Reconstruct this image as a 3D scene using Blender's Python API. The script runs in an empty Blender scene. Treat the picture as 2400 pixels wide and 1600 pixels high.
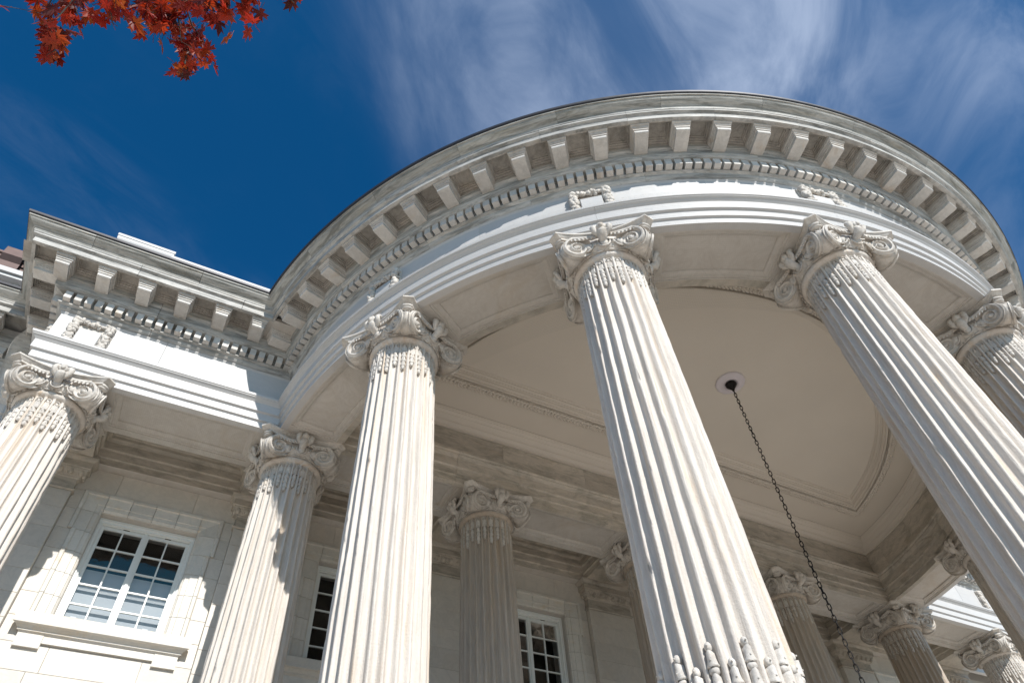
import bpy, math, random
import numpy as np
from math import sin, cos, pi, radians, sqrt, atan2
from mathutils import noise, Vector
random.seed(4)
sc = bpy.context.scene
C = sc.collection

# ------------------------------------------------------------------ camera, sky, sun, exposure
Z0 = 8.4                                   # underside of the architrave above the ground
cam_d = bpy.data.cameras.new('camera'); cam = bpy.data.objects.new('camera', cam_d); C.objects.link(cam)
cam_d.sensor_width = 36; cam_d.lens = 36*1625.469/2400
cam.location = (-7.0676, -7.9183, Z0-6.6996)
cam.rotation_euler = (radians(140.5315), radians(3.3833), radians(-27.3404))
cam_d.clip_start = 0.05; cam_d.clip_end = 3000
sc.camera = cam
SUN_EL, SUN_AZ = radians(37.5), radians(-90.0)   # azimuth measured from +x, counter-clockwise
world = bpy.data.worlds.new('World'); sc.world = world; world.use_nodes = True
wn, wl = world.node_tree.nodes, world.node_tree.links
wn.clear()
out = wn.new('ShaderNodeOutputWorld'); bg = wn.new('ShaderNodeBackground')
sky = wn.new('ShaderNodeTexSky'); sky.sky_type = 'NISHITA'; sky.sun_disc = False
sky.sun_elevation = SUN_EL; sky.sun_rotation = pi/2 - SUN_AZ
sky.altitude = 50; sky.air_density = 1.0; sky.dust_density = 0.8; sky.ozone_density = 4.0
def wnode(t, **k):
    n = wn.new(t)
    for a, b in k.items(): setattr(n, a, b)
    return n
def wmath(op, a, b=None, clamp=False):
    n = wnode('ShaderNodeMath', operation=op, use_clamp=clamp)
    for i, v in enumerate((a, b)):
        if v is None: continue
        if isinstance(v, (int, float)): n.inputs[i].default_value = v
        else: wl.new(v, n.inputs[i])
    return n.outputs[0]
tc = wnode('ShaderNodeTexCoord'); sep = wnode('ShaderNodeSeparateXYZ'); wl.new(tc.outputs['Generated'], sep.inputs[0])
zc = wmath('MAXIMUM', sep.outputs[2], 0.06)
px = wmath('DIVIDE', sep.outputs[0], zc); py = wmath('DIVIDE', sep.outputs[1], zc)   # a layer of cirrus at one height
comb = wnode('ShaderNodeCombineXYZ'); wl.new(px, comb.inputs[0]); wl.new(py, comb.inputs[1])
def wmap(rot, scale, loc=(0, 0, 0)):   # streaks run along the direction rot (degrees) in the cloud layer
    m0 = wnode('ShaderNodeMapping'); m0.inputs['Rotation'].default_value = (0, 0, radians(-rot)); wl.new(comb.outputs[0], m0.inputs[0])
    m = wnode('ShaderNodeMapping')
    m.inputs['Scale'].default_value = scale; m.inputs['Location'].default_value = loc
    wl.new(m0.outputs[0], m.inputs[0]); return m.outputs[0]
def wnoise(v, scale, detail, rough, dist):
    n = wnode('ShaderNodeTexNoise'); n.inputs['Scale'].default_value = scale; n.inputs['Detail'].default_value = detail
    n.inputs['Roughness'].default_value = rough; n.inputs['Distortion'].default_value = dist
    wl.new(v, n.inputs['Vector']); return n.outputs[0]
def wramp(v, a, b):
    m = wnode('ShaderNodeMapRange', interpolation_type='SMOOTHSTEP'); m.inputs[1].default_value = a; m.inputs[2].default_value = b
    wl.new(v, m.inputs[0]); return m.outputs[0]
streak = wramp(wnoise(wmap(38, (1.0, 1.9, 1), (3.1, 1.7, 0)), 2.1, 12, 0.58, 0.9), 0.36, 0.76)
fine = wramp(wnoise(wmap(30, (1.4, 3.4, 1)), 3.6, 8, 0.65, 0.7), 0.30, 0.75)
veil = wramp(wnoise(wmap(20, (1, 1, 1), (0.4, 2.2, 0)), 0.9, 4, 0.5, 0.3), 0.35, 0.7)
# cirrus bank lies to the east of overhead, the west is clear
edge = wramp(wmath('ADD', wmath('MULTIPLY', px, 0.77), wmath('MULTIPLY', py, -0.63)), -0.27, 0.05)
far_side = wramp(wmath('MULTIPLY', wmath('ADD', px, wmath('MULTIPLY', py, 1.2)), -1.0), -1.05, -0.62)
edge = wmath('MULTIPLY', edge, wmath('ADD', wmath('MULTIPLY', far_side, 0.80), 0.20))
cl = wmath('MULTIPLY', wmath('ADD', wmath('MULTIPLY', streak, 0.85), wmath('MULTIPLY', wmath('MULTIPLY', fine, veil), 0.35)), edge)
cl = wmath('ADD', cl, wmath('MULTIPLY', wmath('ADD', wmath('MULTIPLY', veil, 0.32), 0.10), edge))
thin = wmath('MULTIPLY', wmath('MULTIPLY', wmath('MULTIPLY', fine, veil), streak), 0.17)
cl = wmath('MULTIPLY', wmath('ADD', cl, thin), 0.62, True)
tint = wnode('ShaderNodeMix', data_type='RGBA', blend_type='MULTIPLY'); tint.inputs[0].default_value = 1
wl.new(sky.outputs[0], tint.inputs[6]); tint.inputs[7].default_value = (0.07, 0.70, 1.05, 1)
mixc = wnode('ShaderNodeMix', data_type='RGBA'); wl.new(cl, mixc.inputs[0]); wl.new(tint.outputs[2], mixc.inputs[6])
mixc.inputs[7].default_value = (6.0, 7.0, 8.9, 1)
wl.new(mixc.outputs[2], bg.inputs[0]); bg.inputs[1].default_value = 0.072
wl.new(bg.outputs[0], out.inputs[0])
sun_d = bpy.data.lights.new('sun', 'SUN'); sun_d.energy = 3.7; sun_d.angle = radians(0.53); sun_d.color = (1, 0.955, 0.89)
sun = bpy.data.objects.new('sun', sun_d); C.objects.link(sun)
sd = Vector((cos(SUN_EL)*cos(SUN_AZ), cos(SUN_EL)*sin(SUN_AZ), sin(SUN_EL)))
sun.rotation_euler = sd.to_track_quat('Z', 'Y').to_euler(); sun.location = sd*60
vs = sc.view_settings; vs.view_transform = 'Standard'; vs.look = 'None'; vs.gamma = 1; vs.use_curve_mapping = False
vs.exposure = 0.58
sc.cycles.max_bounces = 8; sc.cycles.diffuse_bounces = 6; sc.cycles.glossy_bounces = 3

# ------------------------------------------------------------------ materials
def mat(name): 
    m = bpy.data.materials.new(name); m.use_nodes = True; n = m.node_tree.nodes; n.clear()
    o = n.new('ShaderNodeOutputMaterial'); b = n.new('ShaderNodeBsdfPrincipled'); m.node_tree.links.new(b.outputs[0], o.inputs[0])
    return m, n, m.node_tree.links, b
def marble(name, base, vein, stain, vscale=(1, 1, 1), vamt=0.6, samt=0.35, rough=0.6, bump=0.25, bscale=40, dirt=0.0, dirtcol=(0.10, 0.10, 0.085), rnd=0.12):
    m, n, l, b = mat(name)
    tcn = n.new('ShaderNodeTexCoord'); oi = n.new('ShaderNodeObjectInfo')
    geo = n.new('ShaderNodeNewGeometry')
    def mth(op, a, c=None, clamp=False):
        x = n.new('ShaderNodeMath'); x.operation = op; x.use_clamp = clamp
        for i, v in enumerate((a, c)):
            if v is None: continue
            if isinstance(v, (int, float)): x.inputs[i].default_value = v
            else: l.new(v, x.inputs[i])
        return x.outputs[0]
    off = n.new('ShaderNodeVectorMath'); off.operation = 'ADD'
    cmb = n.new('ShaderNodeCombineXYZ'); r = mth('MULTIPLY', oi.outputs['Random'], 37.0)
    for i in range(3): l.new(r, cmb.inputs[i])
    l.new(tcn.outputs['Object'], off.inputs[0]); l.new(cmb.outputs[0], off.inputs[1])
    mp = n.new('ShaderNodeMapping'); mp.inputs['Scale'].default_value = vscale; l.new(off.outputs[0], mp.inputs[0])
    def nz(vec, s, d, ro, di):
        x = n.new('ShaderNodeTexNoise'); x.inputs['Scale'].default_value = s; x.inputs['Detail'].default_value = d
        x.inputs['Roughness'].default_value = ro; x.inputs['Distortion'].default_value = di; l.new(vec, x.inputs['Vector']); return x.outputs[0]
    def rmp(v, a, c):
        x = n.new('ShaderNodeMapRange'); x.interpolation_type = 'SMOOTHSTEP'; x.inputs[1].default_value = a; x.inputs[2].default_value = c
        l.new(v, x.inputs[0]); return x.outputs[0]
    def mix(f, a, c):
        x = n.new('ShaderNodeMix'); x.data_type = 'RGBA'
        for i, v in ((0, f), (6, a), (7, c)):
            if isinstance(v, (int, float)): x.inputs[i].default_value = v
            elif isinstance(v, tuple): x.inputs[i].default_value = (*v, 1)
            else: l.new(v, x.inputs[i])
        return x.outputs[2]
    cloud = rmp(nz(mp.outputs[0], 2.2, 6, .6, .8), .35, .72)
    vn = nz(mp.outputs[0], 3.1, 9, .62, 1.7); vn = mth('ABSOLUTE', mth('SUBTRACT', vn, .5)); vn = mth('SUBTRACT', 1.0, rmp(vn, 0.0, .075))
    veins = mth('MULTIPLY', mth('ADD', mth('MULTIPLY', cloud, .55), mth('MULTIPLY', vn, .45)), vamt)
    col = mix(veins, base, vein)
    st = mth('MULTIPLY', rmp(nz(mp.outputs[0], 1.3, 7, .65, 1.2), .52, .78), samt)
    col = mix(st, col, stain)
    if dirt:
        dn = mth('MULTIPLY', rmp(nz(mp.outputs[0], 2.6, 9, .68, .9), .44, .66), dirt)
        col = mix(dn, col, dirtcol)
    hs = n.new('ShaderNodeHueSaturation'); l.new(col, hs.inputs['Color'])
    l.new(mth('ADD', 1-rnd/2, mth('MULTIPLY', oi.outputs['Random'], rnd)), hs.inputs['Value'])
    l.new(hs.outputs[0], b.inputs['Base Color'])
    b.inputs['Roughness'].default_value = rough
    bp = n.new('ShaderNodeBump'); bp.inputs['Strength'].default_value = bump; bp.inputs['Distance'].default_value = .01
    bm_ = mth('ADD', nz(off.outputs[0], bscale, 6, .65, 0), mth('MULTIPLY', nz(mp.outputs[0], 7, 4, .6, .5), 1.2))
    l.new(bm_, bp.inputs['Height']); l.new(bp.outputs[0], b.inputs['Normal'])
    return m
M = {}
M['shaft'] = marble('column marble', (.655, .605, .55), (.43, .385, .34), (.58, .40, .23), (4.2, 4.2, .30), .55, .75, .62, .55, 55, .12, (.26, .22, .18))  # vertical streaks: stains, also standing in for brown shade in the flutes
M['shaft_shade'] = marble('shade-toned column marble', (.51, .43, .35), (.34, .295, .25), (.50, .36, .23), (4.0, 4.0, .28), .8, .6, .62, .55, 55, .25, (.24, .20, .165))  # browner copy: shade and warm bounce put into the colour, with dirt streaks
M['carved'] = marble('carved marble', (.64, .605, .56), (.47, .43, .385), (.52, .40, .27), (3, 3, 3), .7, .55, .7, .4, 70, .32, (.17, .15, .13))
M['arch'] = marble('architrave marble', (.535, .53, .525), (.43, .435, .445), (.52, .49, .43), (1, 1, 3), .4, .2, .5, .12, 30)
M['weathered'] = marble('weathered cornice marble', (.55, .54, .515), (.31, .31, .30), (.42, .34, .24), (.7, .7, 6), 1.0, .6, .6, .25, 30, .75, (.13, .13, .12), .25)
M['cyma'] = marble('streaked gutter moulding marble', (.47, .46, .43), (.27, .27, .25), (.36, .31, .21), (.55, .55, 7), 1.0, .7, .6, .3, 30, .8, (.12, .12, .105), .3)
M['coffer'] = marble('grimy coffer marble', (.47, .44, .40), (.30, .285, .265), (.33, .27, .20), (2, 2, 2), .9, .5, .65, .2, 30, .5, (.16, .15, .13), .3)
M['bracket'] = marble('bracket marble', (.61, .59, .56), (.42, .41, .39), (.47, .36, .25), (2, 2, 2.5), .65, .7, .6, .3, 40, .16, (.2, .19, .17), .25)
M['soffit'] = marble('soffit marble', (.56, .535, .50), (.43, .395, .355), (.46, .37, .27), (1, 1, 1), .6, .4, .6, .15, 30, .10, (.25, .2, .15))
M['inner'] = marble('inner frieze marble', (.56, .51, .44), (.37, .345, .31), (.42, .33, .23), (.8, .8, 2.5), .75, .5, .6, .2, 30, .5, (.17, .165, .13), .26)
M['wall'] = marble('ashlar marble', (.63, .59, .53), (.48, .46, .425), (.56, .46, .33), (1.2, 1.2, 1.2), .6, .28, .5, .12, 30, 0, rnd=.16)
M['trim'] = marble('window surround marble', (.63, .60, .55), (.49, .485, .45), (.62, .46, .27), (1.5, 1.5, 2), .6, .5, .5, .15, 30, rnd=.16)
def plain(name, col, rough, metal=0, nscale=0, namt=0.0, bump=0):
    m, n, l, b = mat(name); b.inputs['Base Color'].default_value = (*col, 1); b.inputs['Roughness'].default_value = rough; b.inputs['Metallic'].default_value = metal
    if nscale:
        t = n.new('ShaderNodeTexCoord'); x = n.new('ShaderNodeTexNoise'); x.inputs['Scale'].default_value = nscale; x.inputs['Detail'].default_value = 8; l.new(t.outputs['Object'], x.inputs['Vector'])
        r = n.new('ShaderNodeMix'); r.data_type = 'RGBA'; l.new(x.outputs[0], r.inputs[0])
        r.inputs[6].default_value = (*[c*(1-namt) for c in col], 1); r.inputs[7].default_value = (*[min(1, c*(1+namt)) for c in col], 1)
        l.new(r.outputs[2], b.inputs['Base Color'])
        if bump:
            bp = n.new('ShaderNodeBump'); bp.inputs['Strength'].default_value = bump; bp.inputs['Distance'].default_value = .01
            l.new(x.outputs[0], bp.inputs['Height']); l.new(bp.outputs[0], b.inputs['Normal'])
    return m
M['plaster'] = plain('painted plaster', (.66, .61, .545), .55, 0, .9, .08, .05)
M['paint'] = plain('white paint', (.72, .74, .72), .4, 0, 20, .03)
M['medallion'] = plain('medallion paint', (.66, .62, .66), .5)
M['iron'] = plain('black iron', (.018, .016, .016), .45, .6, 30, .4)
M['lead'] = plain('dark roof flashing', (.035, .035, .042), .5, .3, 6, .4)
M['copper'] = plain('brown copper roof', (.085, .055, .05), .45, .5, 5, .4)
M['brass'] = plain('aged brass', (.10, .08, .05), .4, .8)
M['paving'] = plain('pale stone paving', (.55, .485, .41), .8, 0, 1.2, .12, .2)
M['lawn'] = plain('lawn', (.07, .10, .035), .9, 0, 4, .4, .6)
M['backing'] = plain('mortar', (.52, .49, .45), .9, 0, 12, .1)
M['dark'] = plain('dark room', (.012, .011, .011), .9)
M['card'] = plain('white sensor card', (.8, .8, .8), .5)
M['bright_blind'] = plain('pale brightening blind', (.55, .58, .60), .8)
M['bark'] = plain('maple bark', (.055, .045, .04), .85, 0, 20, .4, .5)
M['net'] = plain('bird netting', (.42, .40, .36), .8)
m, n, l, b = mat('window glass'); b.inputs['Base Color'].default_value = (.9, .95, .95, 1); b.inputs['Roughness'].default_value = .02
b.inputs['IOR'].default_value = 1.62
tr = n.new('ShaderNodeBsdfTransparent'); tr.inputs[0].default_value = (.80, .82, .84, 1); gl = n.new('ShaderNodeBsdfGlossy'); gl.inputs['Roughness'].default_value = .015
fr = n.new('ShaderNodeFresnel'); fr.inputs[0].default_value = 1.5; mx = n.new('ShaderNodeMixShader')
l.new(fr.outputs[0], mx.inputs[0]); l.new(tr.outputs[0], mx.inputs[1]); l.new(gl.outputs[0], mx.inputs[2]); l.new(mx.outputs[0], n['Material Output'].inputs[0])
wv = n.new('ShaderNodeTexNoise'); wv.inputs['Scale'].default_value = 1.6; bpg = n.new('ShaderNodeBump'); bpg.inputs['Strength'].default_value = .05; bpg.inputs['Distance'].default_value = .02
l.new(wv.outputs[0], bpg.inputs['Height']); l.new(bpg.outputs[0], gl.inputs['Normal'])
M['glass'] = m
# red autumn leaf: thin translucent blade, colour varies leaf by leaf
m, n, l, b = mat('autumn leaf')
oi = n.new('ShaderNodeObjectInfo'); cr = n.new('ShaderNodeValToRGB'); cr.color_ramp.elements[0].color = (.07, .008, .006, 1); cr.color_ramp.elements[1].color = (.34, .07, .012, 1)
e = cr.color_ramp.elements.new(.45); e.color = (.32, .016, .006, 1); e = cr.color_ramp.elements.new(.7); e.color = (.40, .038, .008, 1)
tn = n.new('ShaderNodeTexNoise'); tn.inputs['Scale'].default_value = 18; tcn = n.new('ShaderNodeTexCoord'); l.new(tcn.outputs['Object'], tn.inputs['Vector'])
ad = n.new('ShaderNodeMath'); ad.operation = 'MULTIPLY_ADD'; l.new(tn.outputs[0], ad.inputs[0]); ad.inputs[1].default_value = .5
sb = n.new('ShaderNodeMath'); sb.operation = 'SUBTRACT'; l.new(oi.outputs['Random'], sb.inputs[0]); sb.inputs[1].default_value = .25; l.new(sb.outputs[0], ad.inputs[2])
l.new(ad.outputs[0], cr.inputs[0]); l.new(cr.outputs[0], b.inputs['Base Color']); b.inputs['Roughness'].default_value = .5
tl = n.new('ShaderNodeBsdfTranslucent'); l.new(cr.outputs[0], tl.inputs[0]); mx = n.new('ShaderNodeMixShader'); mx.inputs[0].default_value = .5
l.new(b.outputs[0], mx.inputs[1]); l.new(tl.outputs[0], mx.inputs[2]); l.new(mx.outputs[0], n['Material Output'].inputs[0])
M['leaf'] = m

# ------------------------------------------------------------------ helpers
class MB:
    def __init__(s): s.v, s.f, s.sm = [], [], []
    def add(s, vs_, fs, smooth=False):
        b0 = len(s.v); s.v.extend([tuple(map(float, q)) for q in vs_]); s.f.extend([tuple(i+b0 for i in f) for f in fs]); s.sm.extend([smooth]*len(fs)); return s
    def box(s, a, b_, bev=0):
        x0, y0, z0 = a; x1, y1, z1 = b_
        return s.add([(x0,y0,z0),(x1,y0,z0),(x1,y1,z0),(x0,y1,z0),(x0,y0,z1),(x1,y0,z1),(x1,y1,z1),(x0,y1,z1)],
                     [(0,3,2,1),(4,5,6,7),(0,1,5,4),(1,2,6,5),(2,3,7,6),(3,0,4,7)])
    def grid(s, rows, smooth=False, closeu=False, closev=False):
        # rows: list of lists of points
        nr, nc = len(rows), len(rows[0]); vs_ = [q for r in rows for q in r]; fs = []
        for i in range(nr if closev else nr-1):
            for j in range(nc if closeu else nc-1):
                i2, j2 = (i+1) % nr, (j+1) % nc
                fs.append((i*nc+j, i*nc+j2, i2*nc+j2, i2*nc+j))
        return s.add(vs_, fs, smooth)
    def ell(s, c, r, R=None, nu=8, nv=6, smooth=True):
        # ellipsoid centre c radii r, optional 3 axis rows R
        vs_ = []; 
        for i in range(nv+1):
            ph = pi*i/nv
            for j in range(nu):
                th = 2*pi*j/nu; q = np.array([r[0]*sin(ph)*cos(th), r[1]*sin(ph)*sin(th), r[2]*cos(ph)])
                if R is not None: q = q[0]*np.array(R[0])+q[1]*np.array(R[1])+q[2]*np.array(R[2])
                vs_.append(q+np.array(c))
        fs = []
        for i in range(nv):
            for j in range(nu):
                a, b2 = i*nu+j, i*nu+(j+1) % nu
                c2, d = (i+1)*nu+(j+1) % nu, (i+1)*nu+j
                if i == 0: fs.append((a, c2, d))
                elif i == nv-1: fs.append((a, b2, d))
                else: fs.append((a, b2, c2, d))
        return s.add(vs_, fs, smooth)
    def tube(s, pts, r, nn=8, closed=False, smooth=True, caps=True):
        pts = [Vector(q) for q in pts]; n_ = len(pts); rows = []
        rs = r if isinstance(r, (list, tuple)) else [r]*n_
        prev = None
        for i, q in enumerate(pts):
            if closed: t = pts[(i+1) % n_]-pts[i-1]
            else: t = pts[min(i+1, n_-1)]-pts[max(i-1, 0)]
            t.normalize()
            if prev is None: u = t.orthogonal().normalized()
            else: u = (prev - t*prev.dot(t)).normalized()
            prev = u; w = t.cross(u)
            rows.append([q+(u*cos(2*pi*k/nn)+w*sin(2*pi*k/nn))*rs[i] for k in range(nn)])
        s.grid(rows, smooth, closeu=True, closev=closed)
        if caps and not closed:
            for rw in (rows[0], rows[-1]): s.add(rw, [tuple(range(nn))], False)
        return s
    def mesh(s, name, m_):
        me = bpy.data.meshes.new(name); me.from_pydata(s.v, [], s.f); me.update()
        me.polygons.foreach_set('use_smooth', s.sm); me.materials.append(M[m_]); 
        import bmesh
        bm = bmesh.new(); bm.from_mesh(me); bmesh.ops.recalc_face_normals(bm, faces=bm.faces); bm.to_mesh(me); bm.free()
        return me
    def obj(s, name, m_, parent=None): return link(name, s.mesh(name, m_), parent)
def link(name, me, parent=None, loc=(0, 0, 0), rz=0.0, rot=None):
    o = bpy.data.objects.new(name, me); C.objects.link(o)
    if parent is not None: o.parent = parent
    o.location = loc; o.rotation_euler = rot if rot is not None else (0, 0, rz); return o
def thing(name, label, cat, loc=(0, 0, 0), rz=0, group=None):
    o = bpy.data.objects.new(name, None); C.objects.link(o); o.location = loc; o.rotation_euler = (0, 0, rz)
    o['label'] = label; o['category'] = cat
    if group: o['group'] = group
    return o
def tag(o, label, cat, group=None):
    o['label'] = label; o['category'] = cat
    if group: o['group'] = group
    return o
def sweep(mb, prof, frames, smooth=False, caps=True):
    """prof: list of (o, z); frames: functions (o)->(x, y)"""
    rows = [[(*fr_(o_), z_) for (o_, z_) in prof] for fr_ in frames]
    mb.grid(rows, smooth)
    if caps:
        for rw in (rows[0], rows[-1]): mb.add(rw, [tuple(range(len(rw)))], False)
    return mb
RC = 5.945                                  # radius of the ring on which the bow columns stand
STEP = 180/7                                # angle from column to column
def arcf(deg):
    a = radians(deg)
    def f(o_):
        x_, y_ = (RC+o_)*cos(a), (RC+o_)*sin(a)
        if o_ > 0 and y_ > -o_:               # the curve stops where it meets the straight front
            s_ = -1 if x_ < 0 else 1; return (s_*sqrt(max((RC+o_)**2-o_*o_, 0)), -o_)
        return (x_, y_)
    return f
def strf(x, y0=0.0): return lambda o_: (x, y0-o_)
def junl(s_=-1):                            # where bow and straight front meet
    return lambda o_: (s_*sqrt(max((RC+o_)**2-o_*o_, 0)), -o_)
def corner(x, y, s_): return lambda o_: (x+s_*o_, y-o_)
def retf(x, y, s_): return lambda o_: (x+s_*o_, y)

# ------------------------------------------------------------------ ground and floor
g = MB(); g.box((-400, -400, -.3), (400, 400, -.02)); o = g.obj('lawn', 'lawn'); o['kind'] = 'structure'
g = MB(); g.box((-40, -45, -.25), (40, 1.0, 0.0)); o = g.obj('bounce_pavement', 'paving'); o['kind'] = 'structure'  # unseen; widened and kept pale to bounce sunlight up into the portico
for k in range(3):
    g = MB(); n_ = 60; R_ = 8.2-.36*k
    ring = [(R_*cos(-pi+pi*i/n_), R_*sin(-pi+pi*i/n_)) for i in range(n_+1)]
    poly = [(-11+.36*k, 1.2), (-11+.36*k, -1.9+.36*k)] + [q for q in ring if q[1] < -1.9+.36*k] + [(11-.36*k, -1.9+.36*k), (11-.36*k, 1.2)]
    zt = .17*(k+1); n2 = len(poly)
    g.add([(*q, zt-.17) for q in poly]+[(*q, zt) for q in poly], [tuple(range(n2, 2*n2))]+[(i, (i+1) % n2, n2+(i+1) % n2, n2+i) for i in range(n2)])
    o = g.obj('portico_step', 'paving'); o['kind'] = 'structure'
FLOOR = .51

# ------------------------------------------------------------------ columns
R_TOP, R_BOT = .382, .45
Z_NECK, Z_BASE = -.38, -(Z0-FLOOR)+.30
def rad(z):
    t = min(1, max(0, (Z_NECK-z)/(Z_NECK-Z_BASE))); return R_TOP+(R_BOT-R_TOP)*(1-(1-t)**1.7)
def shaft_mesh(seed):
    mb = MB(); nf = 24; npf = 9; zs = [-.335, -.352, -.365, -.378]
    zs += [Z_NECK-.006, -.40, -.42] + list(np.linspace(-.46, Z_BASE+.08, 150)) + [Z_BASE+.03, Z_BASE]
    rows = []
    for z in zs:
        r0 = rad(z); dep = 1.0
        if z > Z_NECK-.002: dep = 0
        elif z > -.44: dep = sqrt(max(0, 1-((z+.44)/.06)**2))
        if z < Z_BASE+.06: dep = max(0, (z-Z_BASE-.02)/.04)
        if z > -.37: r0 = R_TOP+.022*max(0, min(1, (z+.378)/.03))+.008
        row = []
        for f in range(nf):
            a0 = 2*pi*(f-.5)/nf
            for k in range(npf):
                u = (0, .09, .13, .22, .36, .5, .64, .78, .87)[k] if k else 0
                a = a0+2*pi/nf*(u+.045)
                w = (u-.5)/.38
                d = .054*max(0, 1-w*w)**.5 if abs(w) < 1 else 0
                r = r0-d*dep
                if dep > 0:
                    x, y = cos(a), sin(a)
                    if abs(w) >= .98:      # worn arrises
                        r -= .004*(1+noise.noise(Vector((x*6+seed, y*6, z*5))))
                        ch = noise.noise(Vector((x*14, y*14+seed, z*9)))
                        if ch > .42: r -= (ch-.42)*.05
                    a += (.0055*noise.noise(Vector((x*7, y*7+seed, z*1.7)))+.002*noise.noise(Vector((x*15, y*15+seed, z*7))))/max(r, .1)
                row.append((r*cos(a), r*sin(a), z))
        rows.append(row)
    mb.grid(rows, True, closeu=True)
    return mb.mesh('shaft', 'shaft')
shaft_meshes = [shaft_mesh(1.3), shaft_mesh(7.7), shaft_mesh(12.1)]
shaft_in = shaft_meshes[1].copy(); shaft_in.materials.clear(); shaft_in.materials.append(M['shaft_shade'])
# chains of carved husks that hang in the top of every flute (built for the flute at angle 0)
def husk_mesh(nh, long):
    mb = MB(); r = R_TOP-.028; z = -.405
    X = lambda h: r+h
    # horseshoe of the flute head
    mb.tube([(X(.020), -.030, z-.055), (X(.020), -.030, z-.018), (X(.020), -.016, z-.004), (X(.020), .016, z-.004), (X(.020), .030, z-.018), (X(.020), .030, z-.055)], .0065, 5)
    z -= .025
    mb.box((X(-.01), -.012, z-.03), (X(.022), .012, z+.002))
    z -= .025; hb = .085
    rows = [[(X(.006), w, z-t*hb) if abs(w) > .02 else (X(.016), w, z-t*hb) for w in (-.028, -.018, 0, .018, .028)] for t in (0, .2, .8, 1)]
    mb.grid(rows, False)
    for w in (-.028, .028): mb.box((X(-.012), w-.004, z-hb), (X(.01), w+.004, z))
    z -= hb+.012
    mb.box((X(-.02), -.033, z-.012), (X(.019), .033, z+.006)); z -= .02
    def cup(z, h, ws, bulge):
        rows = []
        for t, w in ws: rows.append([(X(-.016 if abs(u) > .9 else bulge*sqrt(1-u*u)+.003), u*w, z-t*h) for u in (-1, -.7, -.3, .3, .7, 1)])
        mb.grid(rows, True)
    for k in range(nh):
        h = .070
        cup(z, h, ((0, .012), (.06, .022), (.35, .027), (.7, .033), (.84, .038), (.92, .036), (1, .018)), .026)
        for yy in (0,): mb.ell((X(.030), yy, z-h*.45), (.0065, .0065, .0065), nu=5, nv=3)
        mb.ell((X(.006), 0, z-h*1.02), (.018, .024, .012), nu=7, nv=4)
        z -= h*1.06
    cup(z, .062, ((0, .014), (.12, .024), (.4, .028), (.7, .020), (.9, .009), (1, .003)), .026)
    return mb.mesh('husk_chain', 'carved')
husk_a, husk_b = husk_mesh(2, 0), husk_mesh(3, 1)
def cable_mesh(ztop):
    mb = MB(); z = ztop; r = rad(z)-.02; 
    X = lambda h: r+h
    mb.ell((X(.004), 0, z-.02), (.027, .024, .033), nu=9, nv=6)
    mb.ell((X(.034), 0, z-.018), (.007, .007, .007), nu=5, nv=3); z -= .048
    for k in range(4):
        hw = .030; h = .10
        rows = []
        for t, w in ((0, .014), (.10, .026), (.45, .028), (.75, .034), (.88, .041), (.95, .039), (1.0, .018)):
            rows.append([(X(-.012 if abs(u) > .95 else .036*sqrt(1-u*u)+.004), u*w, z-t*h) for u in (-1, -.8, -.4, 0, .4, .8, 1)])
        mb.grid(rows, True)
        mb.ell((X(.040), 0, z-h*.62), (.007, .007, .007), nu=5, nv=3)
        z -= h
        mb.ell((X(.006), 0, z-.018), (.030, .034, .030), nu=9, nv=5); z -= .040
    mb.tube([(X(.0), 0, z), (X(.01), 0, Z_BASE+.2)], .027, 8)
    return mb.mesh('carved_rod', 'carved')
cable_a, cable_b = cable_mesh(-4.70), cable_mesh(-4.82)

def jag(q, a=.006, s=14): 
    v = Vector(q); return np.array(q)+a*np.array(noise.noise_vector(v*s))
# capital ------------------------------------------------------------
DG = .7685
def abacus_mesh():
    mb = MB(); rows = []
    for (k, z) in ((1.0, 0.0), (1.0, -.022), (.985, -.026), (.965, -.034), (.93, -.052), (.905, -.062), (.90, -.070), (.90, -.085), (.86, -.088)):
        row = []
        for q in range(4):
            a = -pi/4+q*pi/2            # corner direction
            c_ = np.array([cos(a), sin(a)]); t_ = np.array([-sin(a), cos(a)]); hw = .062*k
            c1 = c_*DG*k-t_*hw; c2 = c_*DG*k+t_*hw
            a2 = a+pi/2; c_2 = np.array([cos(a2), sin(a2)]); t_2 = np.array([-sin(a2), cos(a2)]); c3 = c_2*DG*k-t_2*hw
            row.append(c1)
            m_ = (c2+c3)/2; nrm = m_/np.linalg.norm(m_); sag = .105
            for i in range(17):
                u = i/16; row.append(c2*(1-u)+c3*u-nrm*sag*4*u*(1-u))
        rows.append([(x_, y_, z) for x_, y_ in row])
    nc = len(rows[0])
    mb.grid(rows, False, closeu=True); mb.add(rows[-1], [tuple(range(nc))]); mb.add(rows[0], [tuple(range(nc))])
    return mb.mesh('abacus', 'carved')
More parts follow.
